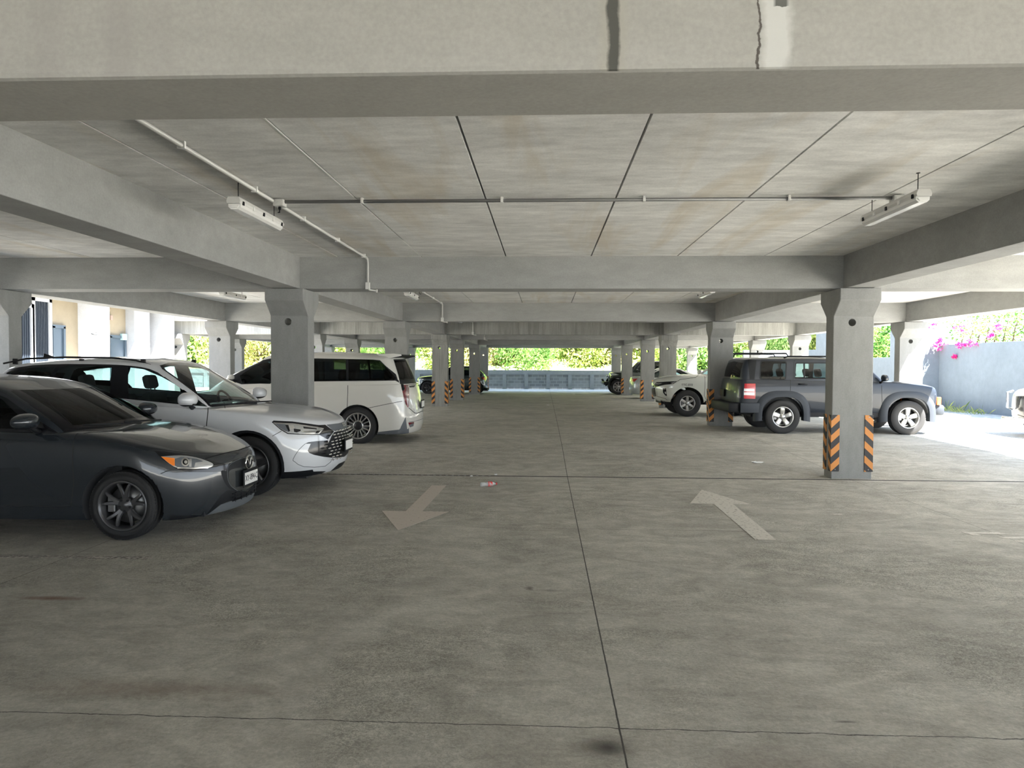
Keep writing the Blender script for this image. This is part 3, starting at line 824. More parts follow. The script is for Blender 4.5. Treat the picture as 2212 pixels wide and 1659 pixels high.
    gh = [
        dict(w=.855, xf=-.26, xr=-3.5, z=.95, bf=.20, cf=.12),
        dict(w=.855, xf=-.28, xr=-3.5, z=[(-3, 1.14), (-.9, 1.075), (-.2, 1.06)], bf=.20, cf=.12),
        dict(w=.815, xf=-.66, xr=-3.45, z=[(-3, 1.34), (-1, 1.30), (-.4, 1.28)], bf=.16, cf=.12),
        dict(w=.73, xf=-1.12, xr=-3.3, z=[(-3.3, 1.50), (-2.6, 1.565), (-2, 1.59), (-1.5, 1.58), (-1.1, 1.525)], bf=.10, cf=.12),
        dict(w=.62, xf=-1.24, xr=-3.25, z=[(-3.3, 1.55), (-2.6, 1.62), (-2, 1.645), (-1.5, 1.63), (-1.2, 1.585)], bf=.06, cf=.08),
        dict(w=.35, xf=-1.36, xr=-3.1, z=[(-3.3, 1.57), (-2.6, 1.645), (-2, 1.67), (-1.5, 1.65), (-1.2, 1.61)], bf=.04, cf=.06),
        dict(w=.0005, xf=-1.5, xr=-3.0, z=[(-3.3, 1.58), (-2.6, 1.655), (-2, 1.68), (-1.5, 1.66), (-1.2, 1.62)], bf=.02, cf=.03, cr=.05, br=.02),
    ]
    bm = cage(gh, ST, {3: .3}, 3)
    P = bm.faces.layers.int['part']
    sideg = lambda f: f.normal.y > .45 and f.calc_center_median().y > .45 and f.calc_center_median().x < -.5
    hz = lambda *p: zz(0, 740, 3.378, *p)
    simprint(bm, po, smooth_line(hz((1515, 468), (1250, 445), (860, 405), (500, 375), (20, 330), (-300, 330), (-100, 200), (20, 198), (240, 165), (500, 156), (800, 160), (960, 170), (1090, 192), (1210, 250), (1330, 330)), 2), 0, 7, P, sideg)
    simprint(bm, po, smooth_line(hz((1500, 462), (1290, 440), (940, 410), (935, 320), (935, 180), (1050, 195), (1180, 250), (1330, 335)), 1), 1, 4, P, sideg)
    simprint(bm, po, hz((800, 392), (390, 360), (350, 300), (440, 185), (500, 170), (815, 175)), 2, 4, P, sideg)
    simprint(bm, po, hz((330, 300), (30, 290), (50, 215), (220, 185), (400, 180)), 3, 4, P, sideg)
    frontg = lambda f: f.normal.x > .3 and f.calc_center_median().x > -1.7
    imprint(bm, [(0, 1.09), (.70, 1.075), (.735, 1.08), (.67, 1.30), (.60, 1.50), (.55, 1.545), (.3, 1.58), (0, 1.59)], 'x', 4, 9, P, frontg)
    stroke(bm, [(0, 1.085), (.70, 1.07), (.74, 1.08), (.67, 1.31), (.60, 1.51), (.55, 1.55), (.3, 1.585), (0, 1.595)], .03, 'x', 3, P, frontg, 0)
    imprint(bm, [(0, 1.2), (.66, 1.2), (.58, 1.45), (0, 1.48)], 'x', 5, 4, P, lambda f: f.normal.x < -.3)
    split_parts(bm, P, {0: ('roof', False, None), 1: ('front_side_window', True, None), 2: ('rear_side_window', True, None), 3: ('quarter_window', True, None), 4: ('windscreen', False, None), 5: ('rear_window', False, None)}, mats, root)
    for s in (-1, 1):
        side_mirror(root, -.68, s*.86, 1.165, PAINT, s, (.16, .30, .19))
        bm = bmesh.new()
        tube(bm, [(x, s*(.66-.02*abs(x+2)), z-.02) for x, z in [(-1.32, 1.585), (-1.5, 1.645), (-1.8, 1.675), (-2.4, 1.68), (-2.9, 1.66), (-3.2, 1.60)]], .012, 8)
        for x in (-1.42, -2.2, -3.05): box(bm, x-.03, x+.03, s*.635-.010, s*.635+.010, 1.57, 1.64, .004)
        build('roof_rail', bm, DARK_ALLOY, root, True)
    bm = bmesh.new()
    tube(bm, [(-.22, -.1, 1.075), (-.30, -.4, 1.085), (-.5, -.76, 1.09)], .010, 6); tube(bm, [(-.22, .4, 1.08), (-.22, .05, 1.09), (-.28, -.32, 1.09)], .010, 6)
    build('wiper', bm, BLACK_PL, root, True)
    bm = bmesh.new(); prism(bm, [(-2.95, 1.655), (-3.15, 1.64), (-3.13, 1.715)], 'y', -.012, .012); build('roof_aerial', bm, BLACK_PL, root)
    # grille bars: staggered bright dashes
    bm = bmesh.new()
    xq = lambda y, z: .934-.19*(y/.925)**2-max(0, z-.66)*.22
    rnd = random.Random(3)
    for r in range(10):
        z = .395+r*.0385
        hwid = min(.56, .38+.95*max(0, .745-z)) if z > .5 else .56-.6*(.5-z)
        y = -hwid+(.05 if r % 2 else 0)
        while y < hwid-.06:
            if not (abs(y+.04) < .2 and z < .60):
                tube(bm, [(xq(t, z), t, z) for t in (y, y+.02, y+.04, y+.06, y+.08)], .008, 6, rs=[.003, .009, .011, .009, .003])
            y += .105
    build('grille_bar', bm, CHROME, root, True)['kind'] = 'stuff'
    number_plate(root, '', .955, .545)
    textmesh('BYD', .06, CHROME, 'maker_lettering', root, Matrix.Translation((.905, 0, .80)) @ Matrix(((0, -.5, 1, 0), (1, 0, 0, 0), (0, 1, .5, 0), (0, 0, 0, 1))), .002)
    finish_car(root, dict(hw=.93, wb=2.765, R=.365, W=.235, rim=.25, style=(5, .11, .075, 0, .03), rimmat=GREY_ALLOY, clear=.19, belt=1.05, cabin=(-.45, -3.3), seats=(-1.45, -2.35), inset=.02, seatmat=SEAT_G, seat_h=1.42))
    return root

def minivan():
    """white minivan, tail towards +X"""
    X0 = -6.62; po = Pose(X0, 13.3+.95, .065, -1); HW = .95
    PAINT = pm('pearl_white_paint', (.60, .59, .55), .3, 0, coat=1.)
    mats = [PAINT, GAP, WELL, GLOSS_BLK, GLASS_D, LAMP_IN, DRED, BLACK_PL, CHROME, GLASS_M, GREY_PL]
    mats[5] = pm('smoked_lens', (.28, .20, .20), .2, .3, coat=.8)
    low = [
        dict(w=.80, xf=.70, xr=-3.95, z=.2, bf=.2),
        dict(w=.90, xf=.86, xr=-4.12, z=.20, bf=.2, cf=.34, br=.10, cr=.22),
        dict(w=.935, xf=.90, xr=-4.17, z=.32, bf=.19, cf=.36, br=.12, cr=.24),
        dict(w=.945, xf=.91, xr=-4.17, z=.52, bf=.19, cf=.38, br=.12, cr=.24),
        dict(w=.95, xf=.9, xr=-4.13, z=[(-4.1, .82), (-1.5, .78), (0, .80), (.9, .70)], bf=.2, cf=.42, br=.11, cr=.22),
        dict(w=.945, xf=.88, xr=-4.08, z=[(-4.1, 1.02), (-2.2, 1.0), (-.5, .93), (0, .92), (.9, .76)], bf=.22, cf=.44, br=.10, cr=.2),
        dict(w=.925, xf=.83, xr=-4.05, z=[(-4.0, 1.16), (-1.6, 1.10), (-.8, 1.04), (-.4, 1.01), (0, .98), (.9, .80)], bf=.27, cf=.42, br=.10, cr=.2),
        dict(w=.78, xf=.76, xr=-3.9, z=[(-3, 1.12), (-.4, 1.03), (0, 1.0), (.8, .85)], bf=.26, cf=.36),
        dict(w=.42, xf=.64, xr=-3.7, z=[(-3, 1.12), (-.4, 1.05), (0, 1.02), (.7, .88)], bf=.15, cf=.2),
        dict(w=.0005, xf=.5, xr=-3.5, z=[(-3, 1.12), (-.4, 1.06), (0, 1.03), (.7, .9)], bf=.02, cf=.05, cr=.05, br=.02),
    ]
    bm = cage(low, ST, {1: .5, 6: .6}, 3)
    P = bm.faces.layers.int['part']
    dead = [f for f in bm.faces if f.normal.z > .55 and -3.9 < f.calc_center_median().x < -.35 and f.calc_center_median().y < .84 and f.calc_center_median().z > .9]
    bmesh.ops.delete(bm, geom=dead, context='FACES')
    sd = lambda f: f.normal.y > .2 and f.calc_center_median().y > .75
    imprint(bm, [(-.50, .34), (-.45, .60), (-.45, 1.2), (-1.45, 1.2), (-1.45, .34)], 'y', 2, 0, P, sd)
    w3 = lambda *p: zz(480, 720, 4.809, *p); r8 = lambda *p: zz(800, 760, 9.215, *p)
    simprint(bm, po, w3((960, 470), (1305, 490), (1303, 610), (1298, 770), (1215, 860), (1200, 1000), (700, 1000), (700, 470)), 3, 0, P, sd)
    sstroke(bm, po, w3((1305, 480), (1305, 610), (1297, 775)), 1.2, 1, P, sd)
    sstroke(bm, po, w3((1510, 778), (1700, 738), (1870, 705)), 1.0, 1, P, sd)
    simprint(bm, po, w3((1620, 1025), (1840, 1000), (1850, 985), (1940, 985), (1940, 1100), (1600, 1100)), 0, 10, P)
    # tailgate skin
    simprint(bm, po, r8((600, 640), (1020, 640), (1035, 1180), (900, 1225), (760, 1110), (690, 1020), (640, 800)), 4, 0, P)
    sstroke(bm, po, r8((760, 1112), (890, 1222), (930, 1222), (1055, 1170)), 1.3, 1, P)
    simprint(bm, po, smooth_line(r8((640, 660), (740, 655), (770, 720), (775, 900), (768, 1080), (750, 1110), (700, 1040), (660, 900), (635, 780)), 1), 5, 6, P)
    simprint(bm, po, r8((715, 660), (760, 690), (770, 1000), (755, 1090), (735, 1060), (720, 850)), 5, 5, P)
    simprint(bm, po, r8((600, 620), (660, 640), (690, 735), (650, 790), (628, 760)), 5, 3, P)
    simprint(bm, po, r8((735, 655), (1015, 628), (1020, 640), (760, 668)), 4, 8, P)
    simprint(bm, po, r8((770, 680), (900, 665), (870, 705), (780, 710)), 4, 7, P)
    simprint(bm, po, r8((755, 1410), (870, 1395), (858, 1480), (790, 1505), (772, 1470)), 6, 6, P)
    simprint(bm, po, r8((775, 1450), (860, 1425), (858, 1480), (790, 1505)), 6, 10, P)
    simprint(bm, po, r8((600, 1508), (700, 1300), (715, 1300), (745, 1535), (620, 1540)), 0, 10, P)
    sstroke(bm, po, r8((715, 1295), (745, 1530)), 2.6, 0, P)
    sstroke(bm, po, r8((770, 1395), (900, 1380), (1040, 1335)), 1.0, 10, P)
    arch_cut(bm, P, 0, .36, .40, 2, .70); arch_cut(bm, P, -3.09, .36, .405, 2, .70)
    root = empty('minivan_car', (po.X, po.Y, po.Z), pi)
    tag(root, 'white minivan with dark glass and roof spoiler, its tail past the column', 'minivan')
    split_parts(bm, P, {0: ('body', False, None), 2: ('front_door', True, None), 3: ('sliding_door', True, None), 4: ('tailgate', False, None), 5: ('tail_lamp', True, 'dark red tall tail lamp'), 6: ('reflector', True, 'red bumper reflector')}, mats, root)
    gh = [
        dict(w=.91, xf=.10, xr=-4.02, z=.92, bf=.24, cf=.14, br=.10, cr=.2),
        dict(w=.91, xf=.08, xr=-4.02, z=[(-4, 1.15), (-1, 1.06), (0, 1.02)], bf=.24, cf=.14, br=.10, cr=.2),
        dict(w=.88, xf=-.40, xr=-3.92, z=[(-4, 1.38), (-1, 1.34), (0, 1.30)], bf=.18, cf=.14, br=.09, cr=.18),
        dict(w=.81, xf=-1.0, xr=-3.79, z=[(-3.9, 1.62), (-2.6, 1.65), (-1.6, 1.64), (-1.0, 1.56)], bf=.10, cf=.14, br=.08, cr=.15),
        dict(w=.72, xf=-1.15, xr=-3.75, z=[(-3.9, 1.70), (-2.6, 1.75), (-1.6, 1.73), (-1.1, 1.66)], bf=.06, cf=.08, br=.06, cr=.12),
        dict(w=.40, xf=-1.3, xr=-3.6, z=[(-3.9, 1.72), (-2.6, 1.775), (-1.6, 1.755), (-1.1, 1.68)], bf=.04, cf=.06),
        dict(w=.0005, xf=-1.4, xr=-3.5, z=[(-3.9, 1.705), (-2.6, 1.78), (-1.6, 1.76), (-1.1, 1.69)], bf=.02, cf=.03, cr=.05, br=.02),
    ]
    bm = cage(gh, ST, {3: .45}, 3)
    P = bm.faces.layers.int['part']
    sideg = lambda f: f.normal.y > .45 and f.calc_center_median().y > .45
    # wrap-round black glass band
    simprint(bm, po, smooth_line(w3((30, 440), (110, 380), (300, 300), (500, 262), (980, 260), (1560, 272), (1640, 280), (1700, 340), (1830, 445)), 1)+w3((1850, 520), (1800, 492), (980, 500), (200, 530), (60, 480)), 0, 7, P, sideg)
    simprint(bm, po, w3((180, 440), (350, 330), (500, 290), (500, 525), (210, 520)), 1, 9, P, sideg)
    simprint(bm, po, w3((985, 265), (1285, 268), (1290, 490), (700, 505), (700, 262)), 2, 4, P, sideg)
    simprint(bm, po, w3((1310, 268), (1560, 276), (1630, 285), (1700, 350), (1810, 470), (1780, 485), (1312, 488)), 3, 4, P, sideg)
    rearg = lambda f: f.normal.x < -.1
    simprint(bm, po, r8((458, 150), (790, 150), (920, 540), (1040, 640), (700, 660), (590, 640), (560, 480)), 4, 7, P, rearg)
    simprint(bm, po, r8((478, 180), (780, 180), (905, 530), (700, 560), (590, 560)), 5, 4, P, rearg)
    imprint(bm, [(0, 1.10), (.74, 1.09), (.66, 1.45), (.58, 1.58), (0, 1.62)], 'x', 6, 9, P, lambda f: f.normal.x > .3 and f.calc_center_median().x > -1.6)
    split_parts(bm, P, {0: ('roof', False, None), 1: ('front_side_window', True, None), 2: ('sliding_door_window', True, None), 3: ('rear_side_window', True, None), 4: ('rear_window_surround', False, None), 5: ('rear_window', False, None), 6: ('windscreen', False, None)}, mats, root)
    # spoiler
    bm = bmesh.new()
    n = 9; rows = []
    for k in range(n):
        y = -.72+1.44*k/(n-1); c = 1-.16*(y/.72)**2
        rows.append([bm.verts.new(v) for v in [(-3.40, y, 1.72), (-3.74, y, 1.735), (-3.74-.17*c, y, 1.72), (-3.74-.18*c, y, 1.695), (-3.74, y, 1.66), (-3.6, y, 1.63)]])
    for A, B in zip(rows, rows[1:]):
        for j in range(6): 
            f = bm.faces.new((A[j], A[(j+1) % 6], B[(j+1) % 6], B[j])); f.material_index = 1 if j in (2, 3, 4) else 0
    bm.faces.new(rows[0][::-1]); bm.faces.new(rows[-1])
    bmesh.ops.recalc_face_normals(bm, faces=bm.faces)
    build('roof_spoiler', bm, [PAINT, BLACK_PL], root)
    for s in (-1, 1): side_mirror(root, -.72, s*.90, 1.27, PAINT, s, (.10, .18, .12))
    number_plate(root, '', -4.165, .74, -1)
    finish_car(root, dict(hw=.95, wb=3.09, R=.36, W=.235, rim=.245, style=(16, .022, .03, 0, .02, (.08, .235)), rimmat=ALLOY, backmat=DARK_ALLOY, clear=.2, belt=1.05, cabin=(-.1, -3.85), seats=(-1.2, -2.2, -3.1), inset=.02, seatmat=SEAT_D, seat_h=1.4))
    return root
def flare(root, cx, cz, r0, w0, y0, out, hw, mat, a0=-32, a1=212, depth=.12, boxy=.0):
    """a bolted-on wheel arch flare: a band swept round the arch, standing proud of the side"""
    for s in (-1, 1):
        bm = bmesh.new(); rows = []
        for k in range(25):
            a = radians(a0+(a1-a0)*k/24)
            sx = abs(cos(a))**(1-boxy)*(1 if cos(a) > 0 else -1); sz = abs(sin(a))**(1-boxy)*(1 if sin(a) > 0 else -1)
            def P(r, y): return bm.verts.new((cx+r*sx, s*y, cz+r*sz))
            rows.append([P(r0, y0-depth), P(r0, y0+out*.9), P(r0+w0*.35, y0+out), P(r0+w0*.8, y0+out*.55), P(r0+w0, y0-.01), P(r0+w0, y0-depth)])
        for A, B in zip(rows, rows[1:]):
            for j in range(5): bm.faces.new((A[j], A[j+1], B[j+1], B[j]))
        bm.faces.new(rows[0]); bm.faces.new(rows[-1][::-1])
        bmesh.ops.recalc_face_normals(bm, faces=bm.faces)
        build('wheel_arch_flare', bm, mat, root, True, 50)
def off_roader():
    """dark grey boxy off-roader, tail on the left, nose to +X"""
    X0 = 7.93; po = Pose(X0, 15.87+.92, .10, 1); HW = .88
    PAINT = pm('slate_paint', (.014, .019, .028), .35, 0, coat=.35, spec=.3)
    FL = pm('slate_flare', (.036, .042, .052), .55, spec=.25)
    mats = [PAINT, GAP, WELL, GLOSS_BLK, GLASS_D, RED, CLEARW, BLACK_PL, CHROME, GLASS_M, FL, AMBER]
    j6 = lambda *p: zz(1540, 720, 4.254, *p)
    kw = dict(p=4., bf=.05, br=.04, cf=.12, cr=.10)
    low = [
        dict(w=.70, xf=.50, xr=-3.5, z=.42, **kw),
        dict(w=.82, xf=.62, xr=-3.66, z=.44, **kw),
        dict(w=.865, xf=.70, xr=-3.68, z=.54, **kw),
        dict(w=.88, xf=.74, xr=-3.70, z=.72, **kw),
        dict(w=.885, xf=.735, xr=-3.69, z=[(-3.7, .95), (0, .92), (.7, .88)], **kw),
        dict(w=.875, xf=.72, xr=-3.67, z=[(-3.7, 1.12), (-1, 1.07), (0, 1.03), (.7, .98)], **kw),
        dict(w=.85, xf=.69, xr=-3.65, z=[(-3.7, 1.20), (-1, 1.17), (-.5, 1.16), (0, 1.12), (.4, 1.07), (.7, 1.02)], **kw),
        dict(w=.70, xf=.62, xr=-3.5, z=[(-3, 1.2), (-.5, 1.18), (0, 1.16), (.4, 1.11), (.7, 1.06)], bf=.06, cf=.1, p=4.),
        dict(w=.40, xf=.5, xr=-3.3, z=[(-3, 1.2), (-.5, 1.185), (0, 1.165), (.4, 1.12)], bf=.03, cf=.06),
        dict(w=.0005, xf=.4, xr=-3.1, z=[(-3, 1.2), (-.5, 1.19), (0, 1.17), (.4, 1.125)], bf=.02, cf=.05, cr=.05, br=.02),
    ]
    bm = cage(low, ST, {1: .6, 6: .6}, 3)
    P = bm.faces.layers.int['part']
    dead = [f for f in bm.faces if f.normal.z > .55 and -3.5 < f.calc_center_median().x < -.45 and f.calc_center_median().y < .76 and f.calc_center_median().z > .95]
    bmesh.ops.delete(bm, geom=dead, context='FACES')
    sd = lambda f: f.normal.y > .2
    simprint(bm, po, j6((710, 240), (1200, 240), (1200, 830), (900, 830), (860, 620), (800, 540), (712, 525)), 2, 0, P, sd)
    imprint(bm, [(-.50, .5), (-.42, .62), (-.42, 1.25), (-1.45, 1.25), (-1.45, .5)], 'y', 3, 0, P, sd)
    sstroke(bm, po, j6((712, 240), (712, 525)), 1.0, 1, P, sd)
    sstroke(bm, po, j6((712, 240), (712, 700)), 1.0, 1, P, sd); sstroke(bm, po, j6((1550, 480), (1555, 640), (1550, 780)), 1.0, 1, P, sd)
    stroke(bm, [(-1.45, 1.2), (-1.45, .5)], .008, 'y', 1, P, side)
    simprint(bm, po, j6((1470, 780), (1560, 785), (1600, 800), (1600, 850), (1470, 850)), 0, 10, P, sd)
    simprint(bm, po, j6((890, 640), (1030, 640), (1030, 700), (900, 690)), 2, 10, P, sd)
    for f in (simprint,):
        f(bm, po, round_poly(j6((290, 462), (392, 462), (390, 602), (285, 600)), 1), 4, 5, P)
        f(bm, po, j6((287, 508), (382, 510), (382, 535), (286, 532)), 4, 6, P); f(bm, po, j6((286, 542), (382, 543), (380, 570), (285, 567)), 4, 6, P)
    imprint(bm, [(0, .62), (.66, .62), (.70, .9), (.70, 1.25), (0, 1.25)], 'x', 6, 0, P, lambda f: f.normal.x < -.4)
    stroke(bm, [(0, .62), (.66, .62), (.70, .9), (.70, 1.2)], .01, 'x', 1, P, lambda f: f.normal.x < -.4)
    imprint(bm, [(-3.75, .42), (-2.9, .42), (-2.9, .60), (-3.75, .60)], 'y', 0, 7, P, lambda f: f.normal.x < .3 and f.calc_center_median().x < -2.9)
    simprint(bm, po, j6((1985, 620), (2010, 640), (2030, 690), (2000, 700)), 5, 6, P)
    imprint(bm, [(-.1, 0), (.8, 0), (.8, 2), (-.1, 2)], 'y', 7, 0, P, lambda f: f.normal.z > .75 and f.calc_center_median().x > -.4)
    for x in (0, -2.695):
        arch_cut(bm, P, x, .365, .46, 2, .64)
    root = empty('off_roader_car', (po.X, po.Y, po.Z))
    tag(root, 'dark slate boxy off-roader with wide wheel arch flares behind the guarded column', 'car')
    split_parts(bm, P, {0: ('body', False, None), 2: ('rear_door', True, None), 3: ('front_door', True, None), 4: ('tail_lamp', True, 'red tail lamp with two white bars'), 5: ('headlamp', True, None), 6: ('tailgate', False, None), 7: ('bonnet', False, None)}, mats, root)
    kg = dict(p=4., bf=.06, br=.03, cf=.08, cr=.08)
    gh = [
        dict(w=.84, xf=-.38, xr=-3.62, z=1.12, **kg),
        dict(w=.84, xf=-.40, xr=-3.62, z=[(-4, 1.19), (0, 1.165)], **kg),
        dict(w=.81, xf=-.66, xr=-3.60, z=1.42, **kg),
        dict(w=.765, xf=-.96, xr=-3.52, z=[(-3.6, 1.62), (-2, 1.635), (-1, 1.615)], **kg),
        dict(w=.68, xf=-1.04, xr=-3.46, z=[(-3.6, 1.665), (-2, 1.68), (-1, 1.66)], **kg),
        dict(w=.40, xf=-1.2, xr=-3.4, z=[(-3.6, 1.68), (-2, 1.695), (-1, 1.675)], bf=.04, cf=.06),
        dict(w=.0005, xf=-1.4, xr=-3.3, z=[(-3.6, 1.685), (-2, 1.70), (-1, 1.68)], bf=.02, cf=.03, cr=.05, br=.02),
    ]
    bm = cage(gh, ST, {3: .5}, 3)
    P = bm.faces.layers.int['part']
    sideg = lambda f: f.normal.y > .45 and f.calc_center_median().y > .45
    simprint(bm, po, round_poly(j6((435, 248), (680, 256), (672, 432), (426, 425)), 5), 0, 7, P, sideg)
    simprint(bm, po, round_poly(j6((447, 258), (670, 265), (662, 424), (438, 416)), 4), 1, 4, P, sideg)
    imprint(bm, round_poly([(-2.44, 1.21), (-1.48, 1.21), (-1.48, 1.575), (-2.40, 1.575)], .04), 'y', 0, 7, P, sideg)
    imprint(bm, round_poly([(-2.42, 1.23), (-1.52, 1.23), (-1.52, 1.555), (-2.38, 1.555)], .03), 'y', 2, 9, P, sideg)
    stroke(bm, [(-2.22, 1.22), (-2.21, 1.565)], .035, 'y', 7, P, sideg, 0)
    imprint(bm, round_poly([(-1.42, 1.22), (-.78, 1.22), (-.98, 1.50), (-1.08, 1.565), (-1.42, 1.575)], .03), 'y', 3, 9, P, sideg)
    imprint(bm, [(0, 1.24), (.70, 1.24), (.66, 1.56), (0, 1.60)], 'x', 4, 4, P, lambda f: f.normal.x < -.5)
    imprint(bm, [(0, 1.22), (.74, 1.21), (.66, 1.60), (0, 1.63)], 'x', 5, 9, P, lambda f: f.normal.x > .4 and f.calc_center_median().x > -1.5)
    sstroke(bm, po, round_poly(j6((735, 480), (745, 240), (1040, 232)), 6), 1.0, 1, P, sideg)
    simprint(bm, po, j6((320, 240), (400, 246), (378, 455), (340, 455)), 0, 7, P, lambda f: f.normal.x < .3 and f.calc_center_median().x < -3)
    split_parts(bm, P, {0: ('roof', False, None), 1: ('quarter_window', True, None), 2: ('rear_side_window', True, None), 3: ('front_side_window', True, None), 4: ('rear_window', False, None), 5: ('windscreen', False, None)}, mats, root)
    flare(root, 0, .365, .45, .16, .865, .055, HW, FL, -4, 184, boxy=.3); flare(root, -2.695, .365, .45, .16, .865, .055, HW, FL, -4, 184, boxy=.3)
    # rear bumper
    bm = bmesh.new(); box(bm, -3.86, -3.58, -.84, .84, .46, .68, .04); build('rear_bumper', bm, BLACK_PL, root, True)
    bm = bmesh.new(); box(bm, .62, .84, -.80, .80, .42, .66, .06); build('front_bumper', bm, FL, root, True)
    for s in (-1, 1):
        bm = bmesh.new(); box(bm, .64, .735, s*.79-.035, s*.79+.035, .655, .83, .015); build('indicator', bm, AMBER, root, True)['label'] = 'amber side marker lamp'
        bm = bmesh.new(); box(bm, -3.62, -3.2, s*.885-.03, s*.885+.03, .46, .68, .02); build('bumper_corner', bm, FL, root, True)
        bm = bmesh.new(); tube(bm, [(-2.36, s*.90, 1.10), (-2.34, s*.925, 1.10), (-2.20, s*.925, 1.10), (-2.18, s*.90, 1.10)], .014, 8); build('door_handle', bm, BLACK_PL, root, True)
        bm = bmesh.new(); tube(bm, [(-1.36, s*.90, 1.08), (-1.34, s*.925, 1.08), (-1.20, s*.925, 1.08), (-1.18, s*.90, 1.08)], .014, 8); build('door_handle', bm, BLACK_PL, root, True)
        side_mirror(root, -.58, s*.84, 1.24, PAINT, s, (.12, .22, .17))
        bm = bmesh.new(); tube(bm, [(-2.6, s*.62, 1.68), (-2.5, s*.62, 1.712), (-1.4, s*.62, 1.712), (-1.2, s*.62, 1.68)], .016, 8); build('roof_rail', bm, BLACK_PL, root, True)
    bm = bmesh.new(); box(bm, -3.735, -3.70, .12, .48, .78, .95, .01); build('plate_recess', bm, BLACK_PL, root, True)
    bm = bmesh.new()
    for k in range(7): box(bm, .70, .765, -.42+.13*k-.025, -.42+.13*k+.025, .72, .98, .01)
    build('grille', bm, CHROME, root)
    finish_car(root, dict(hw=.905, wb=2.695, R=.375, W=.24, rim=.225, style=(5, .085, .11, 0, .035), rimmat=ALLOY, clear=.36, belt=1.15, cabin=(-.45, -3.5), seats=(-1.35, -2.2), inset=-.015, seat_h=1.42))
    return root
def pickup():
    """white pickup, nose to -X"""
    po = Pose(4.15, 20.85+.9, .115, -1)
    PAINT = pm('white_pickup_paint', (.60, .62, .57), .32, 0, coat=1.)
    mats = [PAINT, GAP, WELL, GLOSS_BLK, GLASS_D, LAMP_IN, CHROME, BLACK_PL, GLASS_M, INK]
    r4 = lambda *p: zz(1390, 780, 11.853, *p)
    low = [
        dict(w=.70, xf=.60, xr=-4.2, z=.40, bf=.2),
        dict(w=.83, xf=.74, xr=-4.35, z=[(-4, .5), (0, .42), (.8, .42)], bf=.12, cf=.26),
        dict(w=.87, xf=.86, xr=-4.38, z=[(-4, .58), (0, .52), (.8, .52)], bf=.12, cf=.28),
        dict(w=.885, xf=.90, xr=-4.40, z=.70, bf=.12, cf=.28),
        dict(w=.895, xf=.91, xr=-4.40, z=[(-4, .90), (0, .92), (.8, .86)], bf=.12, cf=.30),
        dict(w=.885, xf=.89, xr=-4.38, z=[(-4, 1.05), (0, 1.06), (.8, 1.0)], bf=.14, cf=.32),
        dict(w=.84, xf=.80, xr=-4.35, z=[(-4, 1.15), (-.6, 1.16), (0, 1.14), (.4, 1.12), (.8, 1.07)], bf=.16, cf=.32),
        dict(w=.68, xf=.66, xr=-4.2, z=[(-4, 1.16), (-.5, 1.21), (0, 1.20), (.5, 1.155), (.7, 1.12)], bf=.12, cf=.25),
        dict(w=.38, xf=.5, xr=-3.9, z=[(-3, 1.16), (-.5, 1.235), (0, 1.22), (.5, 1.175)], bf=.06, cf=.1),
        dict(w=.0005, xf=.4, xr=-3.5, z=[(-3, 1.16), (-.5, 1.24), (0, 1.225), (.5, 1.18)], bf=.02, cf=.05, cr=.05, br=.02),
    ]
    bm = cage(low, ST, {1: .6, 6: .4}, 3)
    P = bm.faces.layers.int['part']
    dead = [f for f in bm.faces if f.normal.z > .55 and -2.6 < f.calc_center_median().x < -.65 and f.calc_center_median().y < .76 and f.calc_center_median().z > .95]
    bmesh.ops.delete(bm, geom=dead, context='FACES')
    sd = lambda f: f.normal.y > .2
    imprint(bm, [(-.56, .46), (-.48, .62), (-.48, 1.25), (-1.45, 1.25), (-1.45, .46)], 'y', 2, 0, P, sd)
    imprint(bm, [(-1.45, .46), (-1.45, 1.25), (-2.45, 1.25), (-2.45, .46)], 'y', 3, 0, P, sd)
    for pts in ([(-.50, 1.2), (-.48, .62), (-.56, .46)], [(-1.45, 1.2), (-1.45, .46)], [(-2.45, 1.2), (-2.45, .46)], [(-2.58, 1.2), (-2.58, .46)]): stroke(bm, pts, .01, 'y', 1, P, side)
    imprint(bm, [(0, 1.05), (.70, 1.05), (.76, 1.3), (0, 1.3)], 'x', 1, 0, P, lambda f: f.normal.z > .5 and f.calc_center_median().x > -.5)
    sstroke(bm, po, r4((870, 520), (940, 470), (1330, 420), (1400, 368)), .9, 1, P)
    simprint(bm, po, r4((240, 640), (330, 540), (520, 528), (870, 515), (760, 590), (560, 605), (400, 640), (300, 680)), 4, 3, P)
    simprint(bm, po, r4((690, 560), (800, 530), (830, 530), (750, 580)), 4, 5, P)
    simprint(bm, po, r4((270, 600), (330, 560), (480, 565), (400, 600)), 4, 5, P)
    simprint(bm, po, r4((490, 700), (580, 695), (600, 900), (545, 870), (500, 800)), 5, 3, P)
    simprint(bm, po, r4((535, 790), (580, 780), (590, 840), (560, 850)), 5, 5, P)
    simprint(bm, po, r4((150, 690), (300, 685), (325, 900), (180, 915), (150, 880)), 6, 3, P)
    simprint(bm, po, r4((300, 690), (560, 905), (610, 1000), (420, 930), (330, 910), (320, 750)), 0, 6, P) if False else None
    sstroke(bm, po, r4((335, 700), (345, 900), (570, 965), (605, 1000)), 1.4, 6, P)
    simprint(bm, po, r4((190, 985), (290, 990), (310, 1030), (230, 1020)), 0, 7, P)
    arch_cut(bm, P, 0, .385, .475, 2, .64); arch_cut(bm, P, -3.0, .385, .475, 2, .64)
    root = empty('pickup_truck', (po.X, po.Y, po.Z), pi)
    tag(root, 'white pickup truck with black roof bars, its nose out past the striped column', 'pickup truck')
